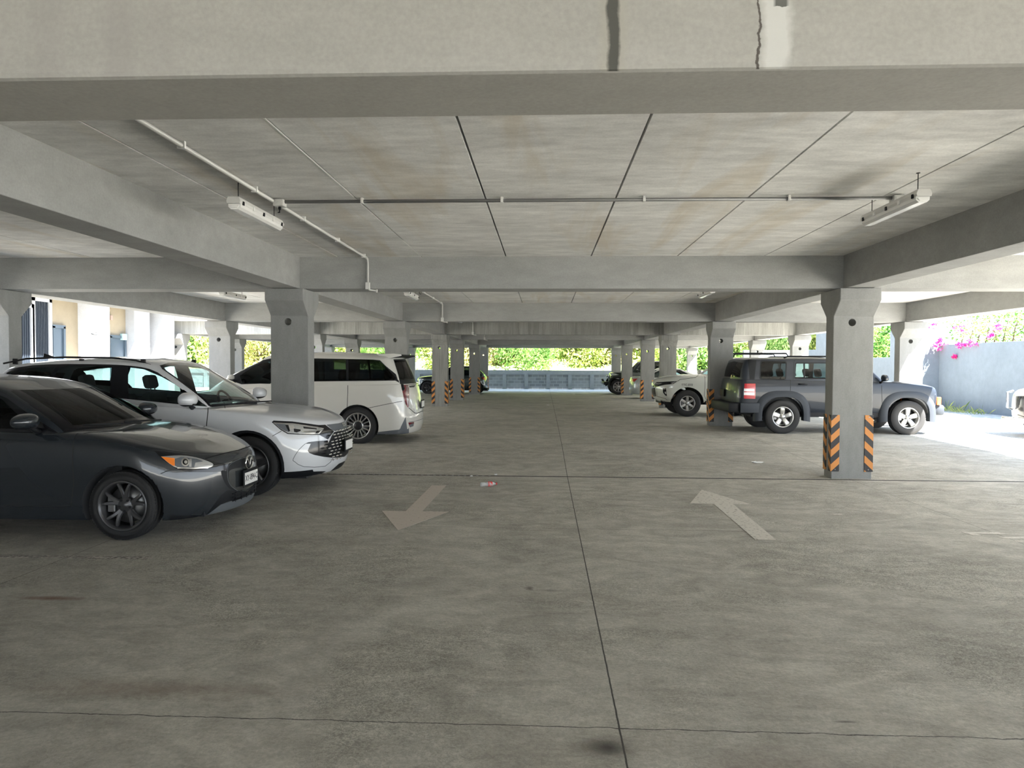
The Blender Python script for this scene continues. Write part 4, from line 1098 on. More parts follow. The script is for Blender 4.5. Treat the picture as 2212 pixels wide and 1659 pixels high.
    split_parts(bm, P, {0: ('body', False, None), 1: ('bonnet', False, None), 2: ('front_door', True, None), 3: ('rear_door', True, None), 4: ('headlamp', True, 'dark slim headlamp'), 5: ('fog_lamp', True, None), 6: ('grille', False, 'black grille')}, mats, root)
    gh = [
        dict(w=.80, xf=-.44, xr=-2.6, z=1.12, bf=.16, cf=.1),
        dict(w=.80, xf=-.46, xr=-2.6, z=1.18, bf=.16, cf=.1),
        dict(w=.77, xf=-.80, xr=-2.58, z=1.42, bf=.12, cf=.1),
        dict(w=.70, xf=-1.18, xr=-2.45, z=[(-2.5, 1.64), (-1.8, 1.67), (-1.2, 1.645)], bf=.08, cf=.1),
        dict(w=.62, xf=-1.28, xr=-2.42, z=[(-2.5, 1.69), (-1.8, 1.72), (-1.2, 1.70)], bf=.06, cf=.08),
        dict(w=.35, xf=-1.4, xr=-2.35, z=[(-2.5, 1.71), (-1.8, 1.74), (-1.2, 1.72)], bf=.04, cf=.06),
        dict(w=.0005, xf=-1.5, xr=-2.3, z=[(-2.5, 1.715), (-1.8, 1.745), (-1.2, 1.725)], bf=.02, cf=.03, cr=.05, br=.02),
    ]
    bm = cage(gh, ST, {3: .4}, 3)
    P = bm.faces.layers.int['part']
    sideg = lambda f: f.normal.y > .45 and f.calc_center_median().y > .45
    imprint(bm, round_poly([(-.72, 1.2), (-1.5, 1.2), (-1.5, 1.61), (-1.28, 1.61)], .03), 'y', 1, 8, P, sideg)
    imprint(bm, round_poly([(-1.56, 1.2), (-2.44, 1.22), (-2.38, 1.60), (-1.56, 1.61)], .03), 'y', 2, 4, P, sideg)
    imprint(bm, [(0, 1.24), (.68, 1.23), (.60, 1.60), (0, 1.63)], 'x', 3, 8, P, lambda f: f.normal.x > .35 and f.calc_center_median().x > -1.6)
    imprint(bm, [(0, 1.24), (.62, 1.24), (.58, 1.56), (0, 1.58)], 'x', 4, 8, P, lambda f: f.normal.x < -.4)
    split_parts(bm, P, {0: ('roof', False, None), 1: ('front_side_window', True, None), 2: ('rear_side_window', True, None), 3: ('windscreen', False, None), 4: ('rear_window', False, None)}, mats, root)
    for s in (-1, 1): side_mirror(root, -.75, s*.80, 1.28, PAINT, s, (.12, .20, .2))
    bm = bmesh.new()
    for s in (-1, 1): tube(bm, [(-1.35, s*.58, 1.74), (-1.45, s*.58, 1.85), (-2.9, s*.58, 1.85), (-3.05, s*.60, 1.60), (-3.15, s*.66, 1.2)], .022, 8)
    for x in (-1.55, -2.2, -2.85): tube(bm, [(x, -.58, 1.86), (x, .58, 1.86)], .018, 8)
    build('roof_rack', bm, BLACK_PL, root, True)
    for s in (-1, 1): textmesh('TTC-010', .088, INK, 'fender_lettering', root, Matrix.Translation((.02, s*.899, .925)) @ Matrix(((-s, 0, 0, 0), (0, 0, s, 0), (0, 1, 0, 0), (0, 0, 0, 1))), .002)
    bm = bmesh.new(); tube(bm, [(.55, .5, .45), (.55, .5, .25)], .03, 6); box(bm, .3, .7, -.5, .5, .36, .45); build('tow_hook', bm, BLACK_PL, root)
    for s in (-1, 1):
        bm = bmesh.new(); box(bm, -2.45, -.52, s*.80-.07, s*.80+.07, .40, .47, .01); build('side_step', bm, BLACK_PL, root, True)
    finish_car(root, dict(hw=.895, wb=3.0, R=.39, W=.25, rim=.215, style=(6, .065, .075, 0, .03), rimmat=ALLOY, clear=.34, belt=1.15, cabin=(-.5, -2.55), seats=(-1.35, -2.1), inset=.0, seat_h=1.4))
    return root
def simple_car(nm, label, cat, po, PAINT, S, low_mod=None):
    """cars far down the aisle: same construction, fewer features"""
    mats = [PAINT, GAP, WELL, GLOSS_BLK, GLASS_D, LAMP_IN, RED, BLACK_PL, CHROME, GLASS_M]
    hw, xf, xr, b, rz = S['hw'], S['xf'], S['xr'], S['belt'], S['roof']; hn = S.get('hood', b-.08); pp = S.get('p', 2.5); g = S.get('clear', .2); bt = S.get('boot', b); cf = S.get('cf', .36)
    low = [
        dict(w=hw-.15, xf=xf-.25, xr=xr+.2, z=g, bf=.15, p=pp, cf=cf),
        dict(w=hw-.04, xf=xf-.08, xr=xr+.06, z=g+.01, bf=.15, p=pp, cf=cf),
        dict(w=hw-.01, xf=xf-.01, xr=xr+.01, z=g+.13, bf=.15, p=pp, cf=cf),
        dict(w=hw, xf=xf, xr=xr, z=g+.33, bf=.15, p=pp, cf=cf),
        dict(w=hw, xf=xf-.01, xr=xr+.02, z=[(xr, b-.2), (-.5, b-.22), (xf, hn-.18)], bf=.15, p=pp, cf=cf),
        dict(w=hw-.02, xf=xf-.03, xr=xr+.06, z=[(xr, bt-.06), (-1, b-.06), (-.4, b-.07), (xf, hn-.1)], bf=.18, p=pp, cf=cf),
        dict(w=hw-.06, xf=xf-.08, xr=xr+.1, z=[(xr, bt), (S['gr']-.1, bt), (S['gr']+.2, b), (-.5, b-.01), (xf, hn-.04)], bf=.2, p=pp, cf=cf),
        dict(w=hw-.2, xf=xf-.22, xr=xr+.3, z=[(xr, bt+.02), (S['gr'], bt+.02), (-.5, b+.02), (xf-.3, hn)], bf=.15, p=pp, cf=cf*.8),
        dict(w=.0005, xf=xf-.5, xr=xr+.6, z=[(xr, bt+.03), (S['gr'], bt+.03), (-.5, b+.035), (xf-.3, hn+.015)], bf=.02, cf=.05, cr=.05, br=.02),
    ]
    bm = cage(low, ST, {1: .5, 6: S.get('cr', .3)}, 2)
    P = bm.faces.layers.int['part']
    gf, gr = S['gf'], S['gr']; gw = hw-.07
    dead = [f for f in bm.faces if f.normal.z > .55 and gr+.2 < f.calc_center_median().x < gf-.4 and f.calc_center_median().y < gw-.1 and f.calc_center_median().z > b-.2]
    bmesh.ops.delete(bm, geom=dead, context='FACES')
    wb = S['wb']; mid = (gf-.25+gr+.3)/2-.1
    imprint(bm, [(-.5, g+.15), (-.45, b+.1), (mid, b+.1), (mid, g+.15)], 'y', 1, 0, P, side)
    for pts in ([(-.5, g+.15), (-.47, b)], [(mid, b), (mid, g+.15)]): stroke(bm, pts, .012, 'y', 1, P, side)
    hz_ = hn-.15
    imprint(bm, [(xf-.55, hz_+.02), (xf+.1, hz_-.06), (xf+.1, hz_+.05), (xf-.3, hz_+.09)], 'y', 2, 5, P, lambda f: f.calc_center_median().x > 0 and f.normal.x+f.normal.y > .3)
    imprint(bm, [(0, g+.05), (hw*.55, g+.1), (hw*.6, hz_-.02), (0, hz_)], 'x', 3, 3, P, lambda f: f.normal.x > .5)
    tz = bt-.2
    imprint(bm, [(xr-.1, tz-.02), (xr-.1, tz+.12), (xr+.28, tz+.12), (xr+.16, tz-.02)], 'y', 4, 6, P, lambda f: f.calc_center_median().x < -1 and f.calc_center_median().y > .3)
    imprint(bm, [(xr, g+.01), (xf, g+.01), (xf, g+.1), (xr, g+.1)], 'y', 0, 7 if S.get('clad') else 0, P)
    R = S['R']
    arch_cut(bm, P, 0, R, R+.05, 2, hw-.25); arch_cut(bm, P, -wb, R, R+.05, 2, hw-.25)
    root = empty(nm, (po.X, po.Y, po.Z), 0 if po.d > 0 else pi); tag(root, label, cat)
    split_parts(bm, P, {0: ('body', False, None), 1: ('front_door', True, None), 2: ('headlamp', True, None), 3: ('grille', False, None), 4: ('tail_lamp', True, 'red tail lamp')}, mats, root)
    rk, bk = S['rake'], S['back']
    gh = [
        dict(w=gw, xf=gf, xr=gr, z=b-.06, bf=.14, cf=.1, p=pp),
        dict(w=gw, xf=gf-.01, xr=gr, z=b+.01, bf=.14, cf=.1, p=pp),
        dict(w=gw-.04, xf=gf-rk*.5, xr=gr+bk*.5, z=(b+rz)/2, bf=.1, cf=.1, p=pp),
        dict(w=gw-.12, xf=gf-rk, xr=gr+bk, z=rz-.09, bf=.08, cf=.1, p=pp),
        dict(w=gw-.2, xf=gf-rk-.1, xr=gr+bk+.08, z=rz-.035, bf=.06, cf=.08, p=pp),
        dict(w=.0005, xf=gf-rk-.3, xr=gr+bk+.3, z=rz, bf=.02, cf=.03, cr=.05, br=.02),
    ]
    bm = cage(gh, ST, {3: .4}, 2)
    P = bm.faces.layers.int['part']
    sideg = lambda f: f.normal.y > .45 and f.calc_center_median().y > .4
    gm = S.get('glass', 4)
    t = rz-.13
    fa, fb = gf-.14-.34, gf-rk-.30
    imprint(bm, [(fa+.16, b+.01), (gr+.12, b+.01), (gr+bk+.08, t+.03), (fb+.1, t+.03)], 'y', 0, 7, P, sideg)
    imprint(bm, round_poly([(fa, b+.04), (mid+.03, b+.04), (mid+.03, t), (fb, t)], .02), 'y', 1, gm, P, sideg)
    imprint(bm, round_poly([(mid-.04, b+.04), (gr+.34, b+.04), (gr+bk+.2, t), (mid-.04, t)], .02), 'y', 2, gm, P, sideg)
    imprint(bm, [(0, b+.06), (gw-.12, b+.05), (gw-.2, t), (0, t+.03)], 'x', 3, gm, P, lambda f: f.normal.x > .3 and f.calc_center_median().x > gf-rk-.25)
    imprint(bm, [(0, b+.08), (gw-.16, b+.08), (gw-.22, t), (0, t+.02)], 'x', 4, gm, P, lambda f: f.normal.x < -.25 and f.calc_center_median().x < gr+bk+.25)
    split_parts(bm, P, {0: ('roof', False, None), 1: ('front_side_window', True, None), 2: ('rear_side_window', True, None), 3: ('windscreen', False, None), 4: ('rear_window', False, None)}, mats, root)
    for s in (-1, 1): side_mirror(root, gf-.40, s*(gw-.01), b+.1, PAINT, s, (.11, .2, .14))
    finish_car(root, dict(hw=hw, wb=wb, R=R, W=S.get('W', .21), rim=R*.65, style=S.get('style', (10, .03, .045, 0, .025)), rimmat=S.get('rimmat', ALLOY), clear=g, belt=b, cabin=(gf-.1, gr+.15), seats=(gf-1.1, gf-1.9), inset=S.get('inset', .02)))
    return root
def far_cars():
    # dark compact crossover behind the far pillars, nose to -X
    simple_car('compact_car', 'dark green compact crossover with black wheels behind the aisle columns on the minivan side', 'car', Pose(-6.3, 38.2+.88, .02, -1),
        pm('dark_green_paint', (.022, .04, .042), .25, .4, coat=1.), dict(hw=.88, xf=.72, xr=-3.2, wb=2.6, belt=1.0, roof=1.55, gf=-.12, gr=-3.1, rake=.95, back=.5, R=.35, rimmat=DARK_ALLOY, clad=1, clear=.2, style=(10, .03, .05, 0, .02)))
    # open-topped style off-roader, nose to -X
    w = simple_car('off_roader_car', 'black upright off-roader with tubular bumper behind the far columns', 'car', Pose(3.97, 38.4+.93, .04, -1),
        pm('black_green_paint', (.012, .022, .020), .3, .2, coat=1.), dict(hw=.80, xf=.48, xr=-3.0, wb=2.45, belt=1.22, hood=1.20, roof=1.85, gf=-.62, gr=-2.95, rake=.50, back=.06, R=.42, p=5., cf=.08, cr=.8, W=.26, inset=-.10, clear=.5, style=(8, .05, .05, 0, .03)))
    flare(w, 0, .42, .47, .10, .80, .14, .8, BLACK_PL, 0, 180, boxy=.25); flare(w, -2.45, .42, .47, .10, .80, .14, .8, BLACK_PL, 0, 180, boxy=.25)
    bm = bmesh.new(); box(bm, .52, .78, -.78, .78, .52, .70, .04); tube(bm, [(.74, -.45, .70), (.80, -.4, .82), (.80, .4, .82), (.74, .45, .70)], .03, 8); build('front_bumper', bm, DARK_ALLOY, w, True)
    for s in (-1, 1):
        bm = bmesh.new(); bmesh.ops.create_uvsphere(bm, u_segments=14, v_segments=10, radius=.09)
        for v in bm.verts: v.co = Vector((v.co.x*.5+.48, v.co.y+s*.52, v.co.z+1.0))
        build('round_headlamp', bm, LAMP_IN, w, True)
    # grey-white sedan, tail on the left
    simple_car('sedan_car', 'pale grey sedan parked tail out between the black off-roader and white pickup', 'car', Pose(7.45, 32.6+.88, .09, 1),
        pm('pale_grey_paint', (.30, .32, .31), .3, .2, coat=1.), dict(hw=.88, xf=.85, xr=-3.5, wb=2.6, belt=.96, hood=.88, boot=1.0, roof=1.43, gf=-.25, gr=-3.05, rake=.85, back=.75, R=.32, glass=9))
    # vehicle at the edge of the sunny yard, nose to -X
    v = simple_car('yard_car', 'silver vehicle with dark grille in the sunny yard by the grey wall', 'car', Pose(11.0, 14.6+.9, .09, -1),
        pm('silver_paint', (.42, .44, .46), .3, .6, coat=1.), dict(hw=.9, xf=.80, xr=-3.4, wb=2.7, belt=1.08, hood=1.04, roof=1.7, gf=-.3, gr=-3.3, rake=.8, back=.3, R=.37, p=4., cf=.12, clear=.28))
    v.name = 'silver_car'
    bm = bmesh.new(); tube(bm, [(.72, -.62, .98), (.84, -.62, .95), (.84, -.62, .62), (.72, -.62, .58)], .03, 8); tube(bm, [(.72, .62, .98), (.84, .62, .95), (.84, .62, .62), (.72, .62, .58)], .03, 8)
    box(bm, .80, .86, -.8, .8, .30, .42, .02); build('bull_bar', bm, CHROME, v, True)
# ---------------------------------------------------------------- the place
def fz(y):
    return interp([(-20, 0), (10.3, 0), (13, .085), (17.7, .12), (25, .115), (30, .10), (38, .045), (43.5, .03), (60, .03)], y)
def floor_extra(t, c, base, mix, noi, ramp):
    s = t.nodes.new('ShaderNodeSeparateXYZ'); t.links.new(c.outputs['Object'], s.inputs[0]); X, Y = s.outputs[0], s.outputs[1]
    wob = MT(t, 'MULTIPLY', MT(t, 'SUBTRACT', noi(9., 4), .5), .05); wob2 = MT(t, 'MULTIPLY', MT(t, 'SUBTRACT', noi(1.2, 3), .5), .06)
    # trowel swirls and worn patches
    sw = ramp(noi(1.3, 5, mapsc=(1, 1.6, 1), dist=2.6, rgh=.5), .40, .60, (.88, .87, .855), (1.05, 1.05, 1.04))
    base = mix(None, base, ramp(noi(5, 5, mapsc=(1, 2.2, 1), dist=3.5, rgh=.5), .38, .60, (.93, .93, .92), (1.04, 1.04, 1.04)), 'MULTIPLY', 1.)
    base = mix(None, base, ramp(noi(38, 5, dist=1.2, rgh=.7), .38, .60, (.88, .88, .87), (1.05, 1.05, 1.05)), 'MULTIPLY', 1.)
    base = mix(None, base, sw, 'MULTIPLY', 1.)
    rough = ramp(noi(.55, 3, dist=1.), .45, .6, (0, 0, 0), (1, 1, 1)); fine = ramp(noi(46, 6, rgh=.75, dist=2.), .42, .58, (.62, .62, .61), (1.18, 1.18, 1.18))
    base = mix(rough, base, mix(None, base, fine, 'MULTIPLY', 1.))
    dark = (.06, .058, .052)
    for xc, hw_, soft in ((.335, .0026, .003), (-3.885, .001, .003), (4.30, .001, .003), (8.6, .002, .004)):
        base = mix(band(t, MT(t, 'ADD', X, MT(t, 'MULTIPLY', wob, .15)), xc, hw_, soft), base, dark)
    base = mix(band(t, MT(t, 'ADD', Y, MT(t, 'MULTIPLY', wob, .8)), 3.09, .0014, .003), base, dark)
    base = mix(MT(t, 'MULTIPLY', band(t, MT(t, 'ADD', Y, MT(t, 'MULTIPLY', wob, .2)), 6.9, .002, .006), .45), base, dark)
    for yc in (17.4, 25.0, 32.5, 40.): base = mix(MT(t, 'MULTIPLY', band(t, Y, yc, .004, .01), .7), base, dark)
    def blot(cx, cy, rx, ry, col, amt, n=.5):
        dx = MT(t, 'DIVIDE', MT(t, 'SUBTRACT', X, cx), rx); dy = MT(t, 'DIVIDE', MT(t, 'SUBTRACT', Y, cy), ry)
        d = MT(t, 'SQRT', MT(t, 'ADD', MT(t, 'MULTIPLY', dx, dx), MT(t, 'MULTIPLY', dy, dy)))
        d = MT(t, 'ADD', d, MT(t, 'MULTIPLY', MT(t, 'SUBTRACT', noi(14., 4), .5), n))
        return mix(MT(t, 'MULTIPLY', MT(t, 'SUBTRACT', 1.15, d, clamp=True), amt), base, col)
    base = blot(.27, 2.93, .075, .06, (.03, .035, .04), .95); base = blot(.24, 2.93, .16, .10, (.10, .085, .07), .6)
    base = blot(-.10, 5.02, .035, .05, (.10, .09, .08), .8, 1.2); base = blot(.05, 4.98, .14, .03, (.15, .14, .12), .5, 1.6)
    base = blot(-3.3, 4.62, .22, .05, (.16, .08, .05), .8, 1.); base = blot(-1.9, 3.35, .7, .12, (.17, .11, .08), .45, 1.2)
    base = blot(.0, 4.35, .25, .35, (.20, .19, .17), .35, 1.6); base = blot(.9, 2.75, .3, .25, (.20, .14, .13), .3, 1.2)
    base = blot(1.35, 3.2, .06, .012, (.10, .09, .08), .8, 1.)
    base = blot(2.5, 5.6, .03, .01, (.05, .05, .05), .9, .6); base = blot(3.0, 5.9, .05, .015, (.06, .05, .05), .8, .6)
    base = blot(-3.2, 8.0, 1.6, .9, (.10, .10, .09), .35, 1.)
    return base
FLOOR = concrete('floor_concrete', (.47, .452, .405), bump=.85, mott=.13, bscale=34, extra=floor_extra, rough=.8)
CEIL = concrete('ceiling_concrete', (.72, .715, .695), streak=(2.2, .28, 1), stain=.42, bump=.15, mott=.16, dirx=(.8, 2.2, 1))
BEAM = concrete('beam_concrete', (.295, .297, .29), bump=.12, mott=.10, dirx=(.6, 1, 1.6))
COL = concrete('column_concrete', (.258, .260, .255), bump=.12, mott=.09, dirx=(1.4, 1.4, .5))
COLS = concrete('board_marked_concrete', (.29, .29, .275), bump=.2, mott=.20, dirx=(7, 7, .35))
WALLC = concrete('rendered_wall', (.15, .175, .195), bump=.12, mott=.08)
def beam_extra(t, c, base, mix, noi, ramp):
    s = t.nodes.new('ShaderNodeSeparateXYZ'); t.links.new(c.outputs['Object'], s.inputs[0]); X, Y, Z = s.outputs
    facing = MT(t, 'LESS_THAN', Y, 2.675)
    w = MT(t, 'MULTIPLY', MT(t, 'SUBTRACT', noi(7., 5), .5), .06); w2 = MT(t, 'MULTIPLY', MT(t, 'SUBTRACT', noi(11., 6), .5), .07)
    a = MT(t, 'MULTIPLY', band(t, MT(t, 'ADD', X, w), .247, .014, .012), facing)
    base = mix(MT(t, 'MULTIPLY', band(t, MT(t, 'ADD', X, w), .247, .03, .03), MT(t, 'MULTIPLY', facing, .5)), base, (.36, .34, .29))
    base = mix(a, base, (.09, .09, .08))
    base = mix(MT(t, 'MULTIPLY', band(t, MT(t, 'ADD', X, w2), .835, .03, .03), MT(t, 'MULTIPLY', facing, .8)), base, (.60, .60, .57))
    base = mix(MT(t, 'MULTIPLY', band(t, MT(t, 'ADD', X, w2), .775, .003, .003), facing), base, (.10, .09, .08))
    top = MT(t, 'MULTIPLY', band(t, X, .85, .018, .012), MT(t, 'MULTIPLY', facing, MT(t, 'GREATER_THAN', MT(t, 'ADD', Z, w2), 2.885)))
    base = mix(top, base, (.13, .13, .12))
    for xc, am in ((-1.62, .35), (-1.9, .25), (-1.45, .18)):
        base = mix(MT(t, 'MULTIPLY', band(t, MT(t, 'ADD', X, w), xc, .03, .05), MT(t, 'MULTIPLY', facing, am)), base, (.30, .28, .27))
    return base
BEAM0 = concrete('stained_beam_concrete', (.375, .365, .335), bump=.12, mott=.05, dirx=(.6, 1, 1.6), extra=beam_extra)
def structure(name, bm, m, smooth=False):
    o = build(name, bm, m, None, smooth); o['kind'] = 'structure'; return o

# floor
bm = bmesh.new(); ys = [-26, -10, 0, 3, 6, 9, 10.3, 11.2, 12.1, 13, 15, 17.7, 21, 25, 30, 34, 38, 43.5, 47]; xs = [-40, -20, -13.8, -8.4, -3.9, .33, 4.3, 9.2, 14.3, 24, 40]
vv = [[bm.verts.new((x, y, fz(y))) for x in xs] for y in ys]
for a, b in zip(vv, vv[1:]):
    for i in range(len(xs)-1): bm.faces.new((a[i], a[i+1], b[i+1], b[i]))
structure('floor', bm, FLOOR)

# ceiling of hollow planks with open joints
CZ = 3.13
def plank_ceiling(name, x0, x1, y0, y1, first=-.556, step=1.207):
    bm = bmesh.new(); pts = [(x0, CZ)]
    k = math.ceil((x0-first)/step+.05); 
    while first+k*step < x1-.05:
        x = first+k*step; pts += [(x-.009, CZ), (x-.007, CZ+.05), (x+.007, CZ+.05), (x+.009, CZ)]; k += 1
    pts += [(x1, CZ), (x1, CZ+.30), (x0, CZ+.30)]
    A = [bm.verts.new((x, y0, z)) for x, z in pts]; B = [bm.verts.new((x, y1, z)) for x, z in pts]
    n = len(pts)
    for i in range(n): bm.faces.new((A[i], A[(i+1) % n], B[(i+1) % n], B[i]))
    bm.faces.new(A); bm.faces.new(B); bmesh.ops.recalc_face_normals(bm, faces=bm.faces)
    return structure(name, bm, CEIL)
plank_ceiling('ceiling', -8.55, 9.15, -11.5, 43.8)  # stretch behind the camera is unseen, its length set for the light
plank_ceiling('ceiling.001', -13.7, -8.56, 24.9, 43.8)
ROWS = [10.38, 17.84, 25.34, 30.3, 37.85, 43.5]
XL, XR, XOR, XOL, XFL = -3.715, 4.34, 8.88, -8.22, -13.3
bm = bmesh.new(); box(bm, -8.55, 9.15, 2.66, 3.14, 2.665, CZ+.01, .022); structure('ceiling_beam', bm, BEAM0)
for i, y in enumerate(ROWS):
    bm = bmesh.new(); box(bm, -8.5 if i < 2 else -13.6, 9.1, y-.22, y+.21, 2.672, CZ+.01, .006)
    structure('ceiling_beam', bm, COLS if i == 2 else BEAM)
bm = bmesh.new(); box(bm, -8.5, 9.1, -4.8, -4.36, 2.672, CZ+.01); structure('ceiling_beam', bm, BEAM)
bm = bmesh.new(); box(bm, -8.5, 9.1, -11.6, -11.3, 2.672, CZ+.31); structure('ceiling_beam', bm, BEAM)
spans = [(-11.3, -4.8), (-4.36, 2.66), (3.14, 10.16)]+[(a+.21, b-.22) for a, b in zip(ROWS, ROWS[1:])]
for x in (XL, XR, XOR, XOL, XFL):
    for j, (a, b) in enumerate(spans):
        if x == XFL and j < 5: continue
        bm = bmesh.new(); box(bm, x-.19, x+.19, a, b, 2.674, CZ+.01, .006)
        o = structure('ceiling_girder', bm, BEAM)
# roof edge upstands
for nm, bx in (('wall_roof_edge', (9.15, 9.3, -11.5, 44, 2.9, 3.75)), ('wall_roof_edge', (-8.7, -8.55, -11.5, 24.9, 2.9, 3.6)), ('wall_roof_edge', (-13.85, -13.7, 24.9, 44, 2.9, 3.6)), ('wall_roof_edge', (-13.85, 9.3, 43.8, 44, 2.66, 3.6))):
    bm = bmesh.new(); box(bm, *bx); structure(nm, bm, BEAM)
# white sealant bead in one joint
bm = bmesh.new(); box(bm, -1.776, -1.764, 4.4, 6.55, CZ-.003, CZ+.01); structure('trim_1', bm, pm('sealant', (.75, .75, .72), .6))
bm = bmesh.new(); box(bm, -1.776, -1.764, 8.9, 10.14, CZ-.003, CZ+.01); structure('trim_2', bm, bpy.data.materials['sealant'])

# columns
def column_mesh(name, W=.56, guards_h=0):
    bm = bmesh.new(); h = W/2
    prof = [(-.13, -.4), (-.13, 2.29), (-.35, 2.50), (-.35, 2.668), (.35, 2.668), (.35, 2.50), (.13, 2.29), (.13, -.4)]
    prism(bm, prof, 'x', -h, h)
    bmesh.ops.bevel(bm, geom=[e for e in bm.edges], offset=.008, segments=1, affect='EDGES')
    bmesh.ops.recalc_face_normals(bm, faces=bm.faces)
    me = bpy.data.meshes.new(name); bm.to_mesh(me); bm.free()
    a = bpy.data.objects.new('a', me); C.objects.link(a)
    bm = bmesh.new(); lathe_y(bm, [(.0, -.5), (.052, -.5), (.052, .5), (.0, .5)], 24); bmesh.ops.recalc_face_normals(bm, faces=bm.faces)
    for v in bm.verts: v.co += Vector((-.02, 0, 2.205))
    m2 = bpy.data.meshes.new('cut'); bm.to_mesh(m2); bm.free(); b = bpy.data.objects.new('b', m2); C.objects.link(b)
    md = a.modifiers.new('b', 'BOOLEAN'); md.object = b; md.operation = 'DIFFERENCE'; md.solver = 'EXACT'
    dg = bpy.context.evaluated_depsgraph_get(); out = bpy.data.meshes.new_from_object(a.evaluated_get(dg))
    bpy.data.objects.remove(a); bpy.data.objects.remove(b)
    out.name = name; out.materials.clear()
    for p in out.polygons: p.use_smooth = False
    return out
cm = column_mesh('column_shaft'); cm.materials.append(COL)
cs = cm.copy(); cs.materials.clear(); cs.materials.append(COLS)
# rubber corner guards with slanting bands
def stripe_mat(name, sgn):
    m, t, o = newmat(name); p = N(t, 'ShaderNodeBsdfPrincipled'); t.links.new(p.outputs[0], o.inputs[0]); p.inputs['Roughness'].default_value = .55
    c = N(t, 'ShaderNodeTexCoord'); s = N(t, 'ShaderNodeSeparateXYZ'); t.links.new(c.outputs['Object'], s.inputs[0])
    u = MT(t, 'ADD', s.outputs[2], MT(t, 'MULTIPLY', MT(t, 'ADD', s.outputs[0], s.outputs[1]), -sgn*.95))
    f = MT(t, 'FRACT', MT(t, 'DIVIDE', MT(t, 'ADD', u, 3.055), .205)); g = MT(t, 'LESS_THAN', f, .50)
    x = N(t, 'ShaderNodeMix'); x.data_type = 'RGBA'; t.links.new(g, x.inputs[0])
    x.inputs[6].default_value = (.022, .022, .025, 1); x.inputs[7].default_value = (.58, .23, .05, 1); t.links.new(x.outputs[2], p.inputs['Base Color'])
    return m
SG = {1: stripe_mat('guard_rubber_rising', 1), -1: stripe_mat('guard_rubber_falling', -1)}
gm = {}
for sx in (1, -1):
    for sy in (1, -1):
        bm = bmesh.new()
        # local origin at the column corner; legs run inward
        q = [(-.012*-sx, -.012*-sy), (-sx*.105, .012*sy), (-sx*.105, 0), (0, 0), (0, -sy*.085), (.012*sx, -sy*.085)]
        q = [(sx*.012, sy*.012), (-sx*.105, sy*.012), (-sx*.105, 0), (0, 0), (0, -sy*.085), (sx*.012, -sy*.085)]
        prism(bm, q, 'z', 0, .80)
        bmesh.ops.recalc_face_normals(bm, faces=bm.faces)
        me = bpy.data.meshes.new('corner_guard'); bm.to_mesh(me); bm.free(); me.materials.append(SG[-sx]); 
        b2 = bmesh.new()
        tube(b2, [(-sx*.05, sy*.010, 0), (-sx*.05, sy*.016, 0)], .008, 8)
        m2 = bpy.data.meshes.new('bolt'); b2.to_mesh(m2); b2.free(); m2.materials.append(STEEL); gm[sx, sy] = (me, m2)
def column(x, i, label, group, guards=False, mat=0, gdz=0., side='front'):
    y = ROWS[i]; z = fz(y)
    r = empty('concrete_column', (x, y, 0)); tag(r, label, 'column', group, 'thing')
    s = link('shaft', cs if mat else cm, None, r)
    if guards:
        for sx in (1, -1):
            for sy in (-1, 1):
                g = link('corner_guard', gm[sx, sy][0], None, r); g.location = (sx*.28, sy*.13, z+.10); g['label'] = 'black and orange striped corner guard'
                if sy == -1 and i < 2:
                    for bz in (.03, .77): link('guard_bolt', gm[sx, sy][1], None, g).location = (0, 0, bz)
    return r
G1, G2 = 'columns with striped corner guards along the aisle', 'plain outer columns with flared heads'
lab = {
 (XR, 0): 'concrete column with striped corner guards in front of the dark off-roader',
 (XR, 1): 'concrete column with striped guards between the pickup cab and the off-roader tail',
 (XR, 2): 'streaky board-marked concrete column rising behind the white pickup bonnet',
 (XR, 3): 'concrete column with striped guard, just past the white pickup nose',
 (XR, 4): 'concrete column with striped guards between the black off-roader nose and grey sedan tail',
 (XR, 5): 'shaded concrete column behind the black off-roader bonnet, beside the far parapet opening',
 (XL, 0): 'wide concrete column rising between the white crossover bonnet and the minivan',
 (XL, 1): 'concrete column rising behind the tail end of the white minivan roof',
 (XL, 2): 'streaky concrete column with striped guards, first past the minivan tail',
 (XL, 3): 'grey concrete column with striped guards, second past the minivan tail',
 (XL, 4): 'dark concrete column with striped guards, third past the minivan tail',
 (XL, 5): 'last concrete column past the minivan tail, beside the far parapet opening',
 (XOL, 0): 'concrete column with flared head at the picture edge, beside the ribbed dark panels',
 (XOL, 1): 'concrete column with flared head standing behind the white crossover roof',
 (XOL, 2): 'concrete column seen just over the minivan roof beside the wide near column',
 (XOL, 3): 'concrete column with lit hole seen over the middle of the minivan roof',
 (XOL, 4): 'bluish shaded outer column far behind the minivan roof spoiler',
 (XOL, 5): 'outer column at the far corner between minivan spoiler and streaky column',
 (XFL, 2): 'sunlit outermost column with flared head at the end of the cream building',
 (XFL, 3): 'outermost column with flared head against bright foliage above the minivan windscreen',
 (XFL, 4): 'outermost column of the fifth row, hidden mostly by the wide near column',
 (XFL, 5): 'outermost column of the last row on the cream building side',
 (XOR, 1): 'column with flared head and sun patch beside the sunny yard, behind the off-roader bonnet',
 (XOR, 2): 'sunlit outer column with flared head above the off-roader roof, nearer of that pair',
 (XOR, 3): 'outer column with flared head above the off-roader roof, farther of that pair',
 (XOR, 4): 'outer column of the fifth row on the sunny yard side',
 (XOR, 5): 'brightly sunlit outer column seen over the grey sedan roof',
}
for (x, i), lb in lab.items():
    inner = x in (XL, XR)
    column(x, i, lb, G1 if inner else G2, inner, 1 if i == 2 and inner else 0)

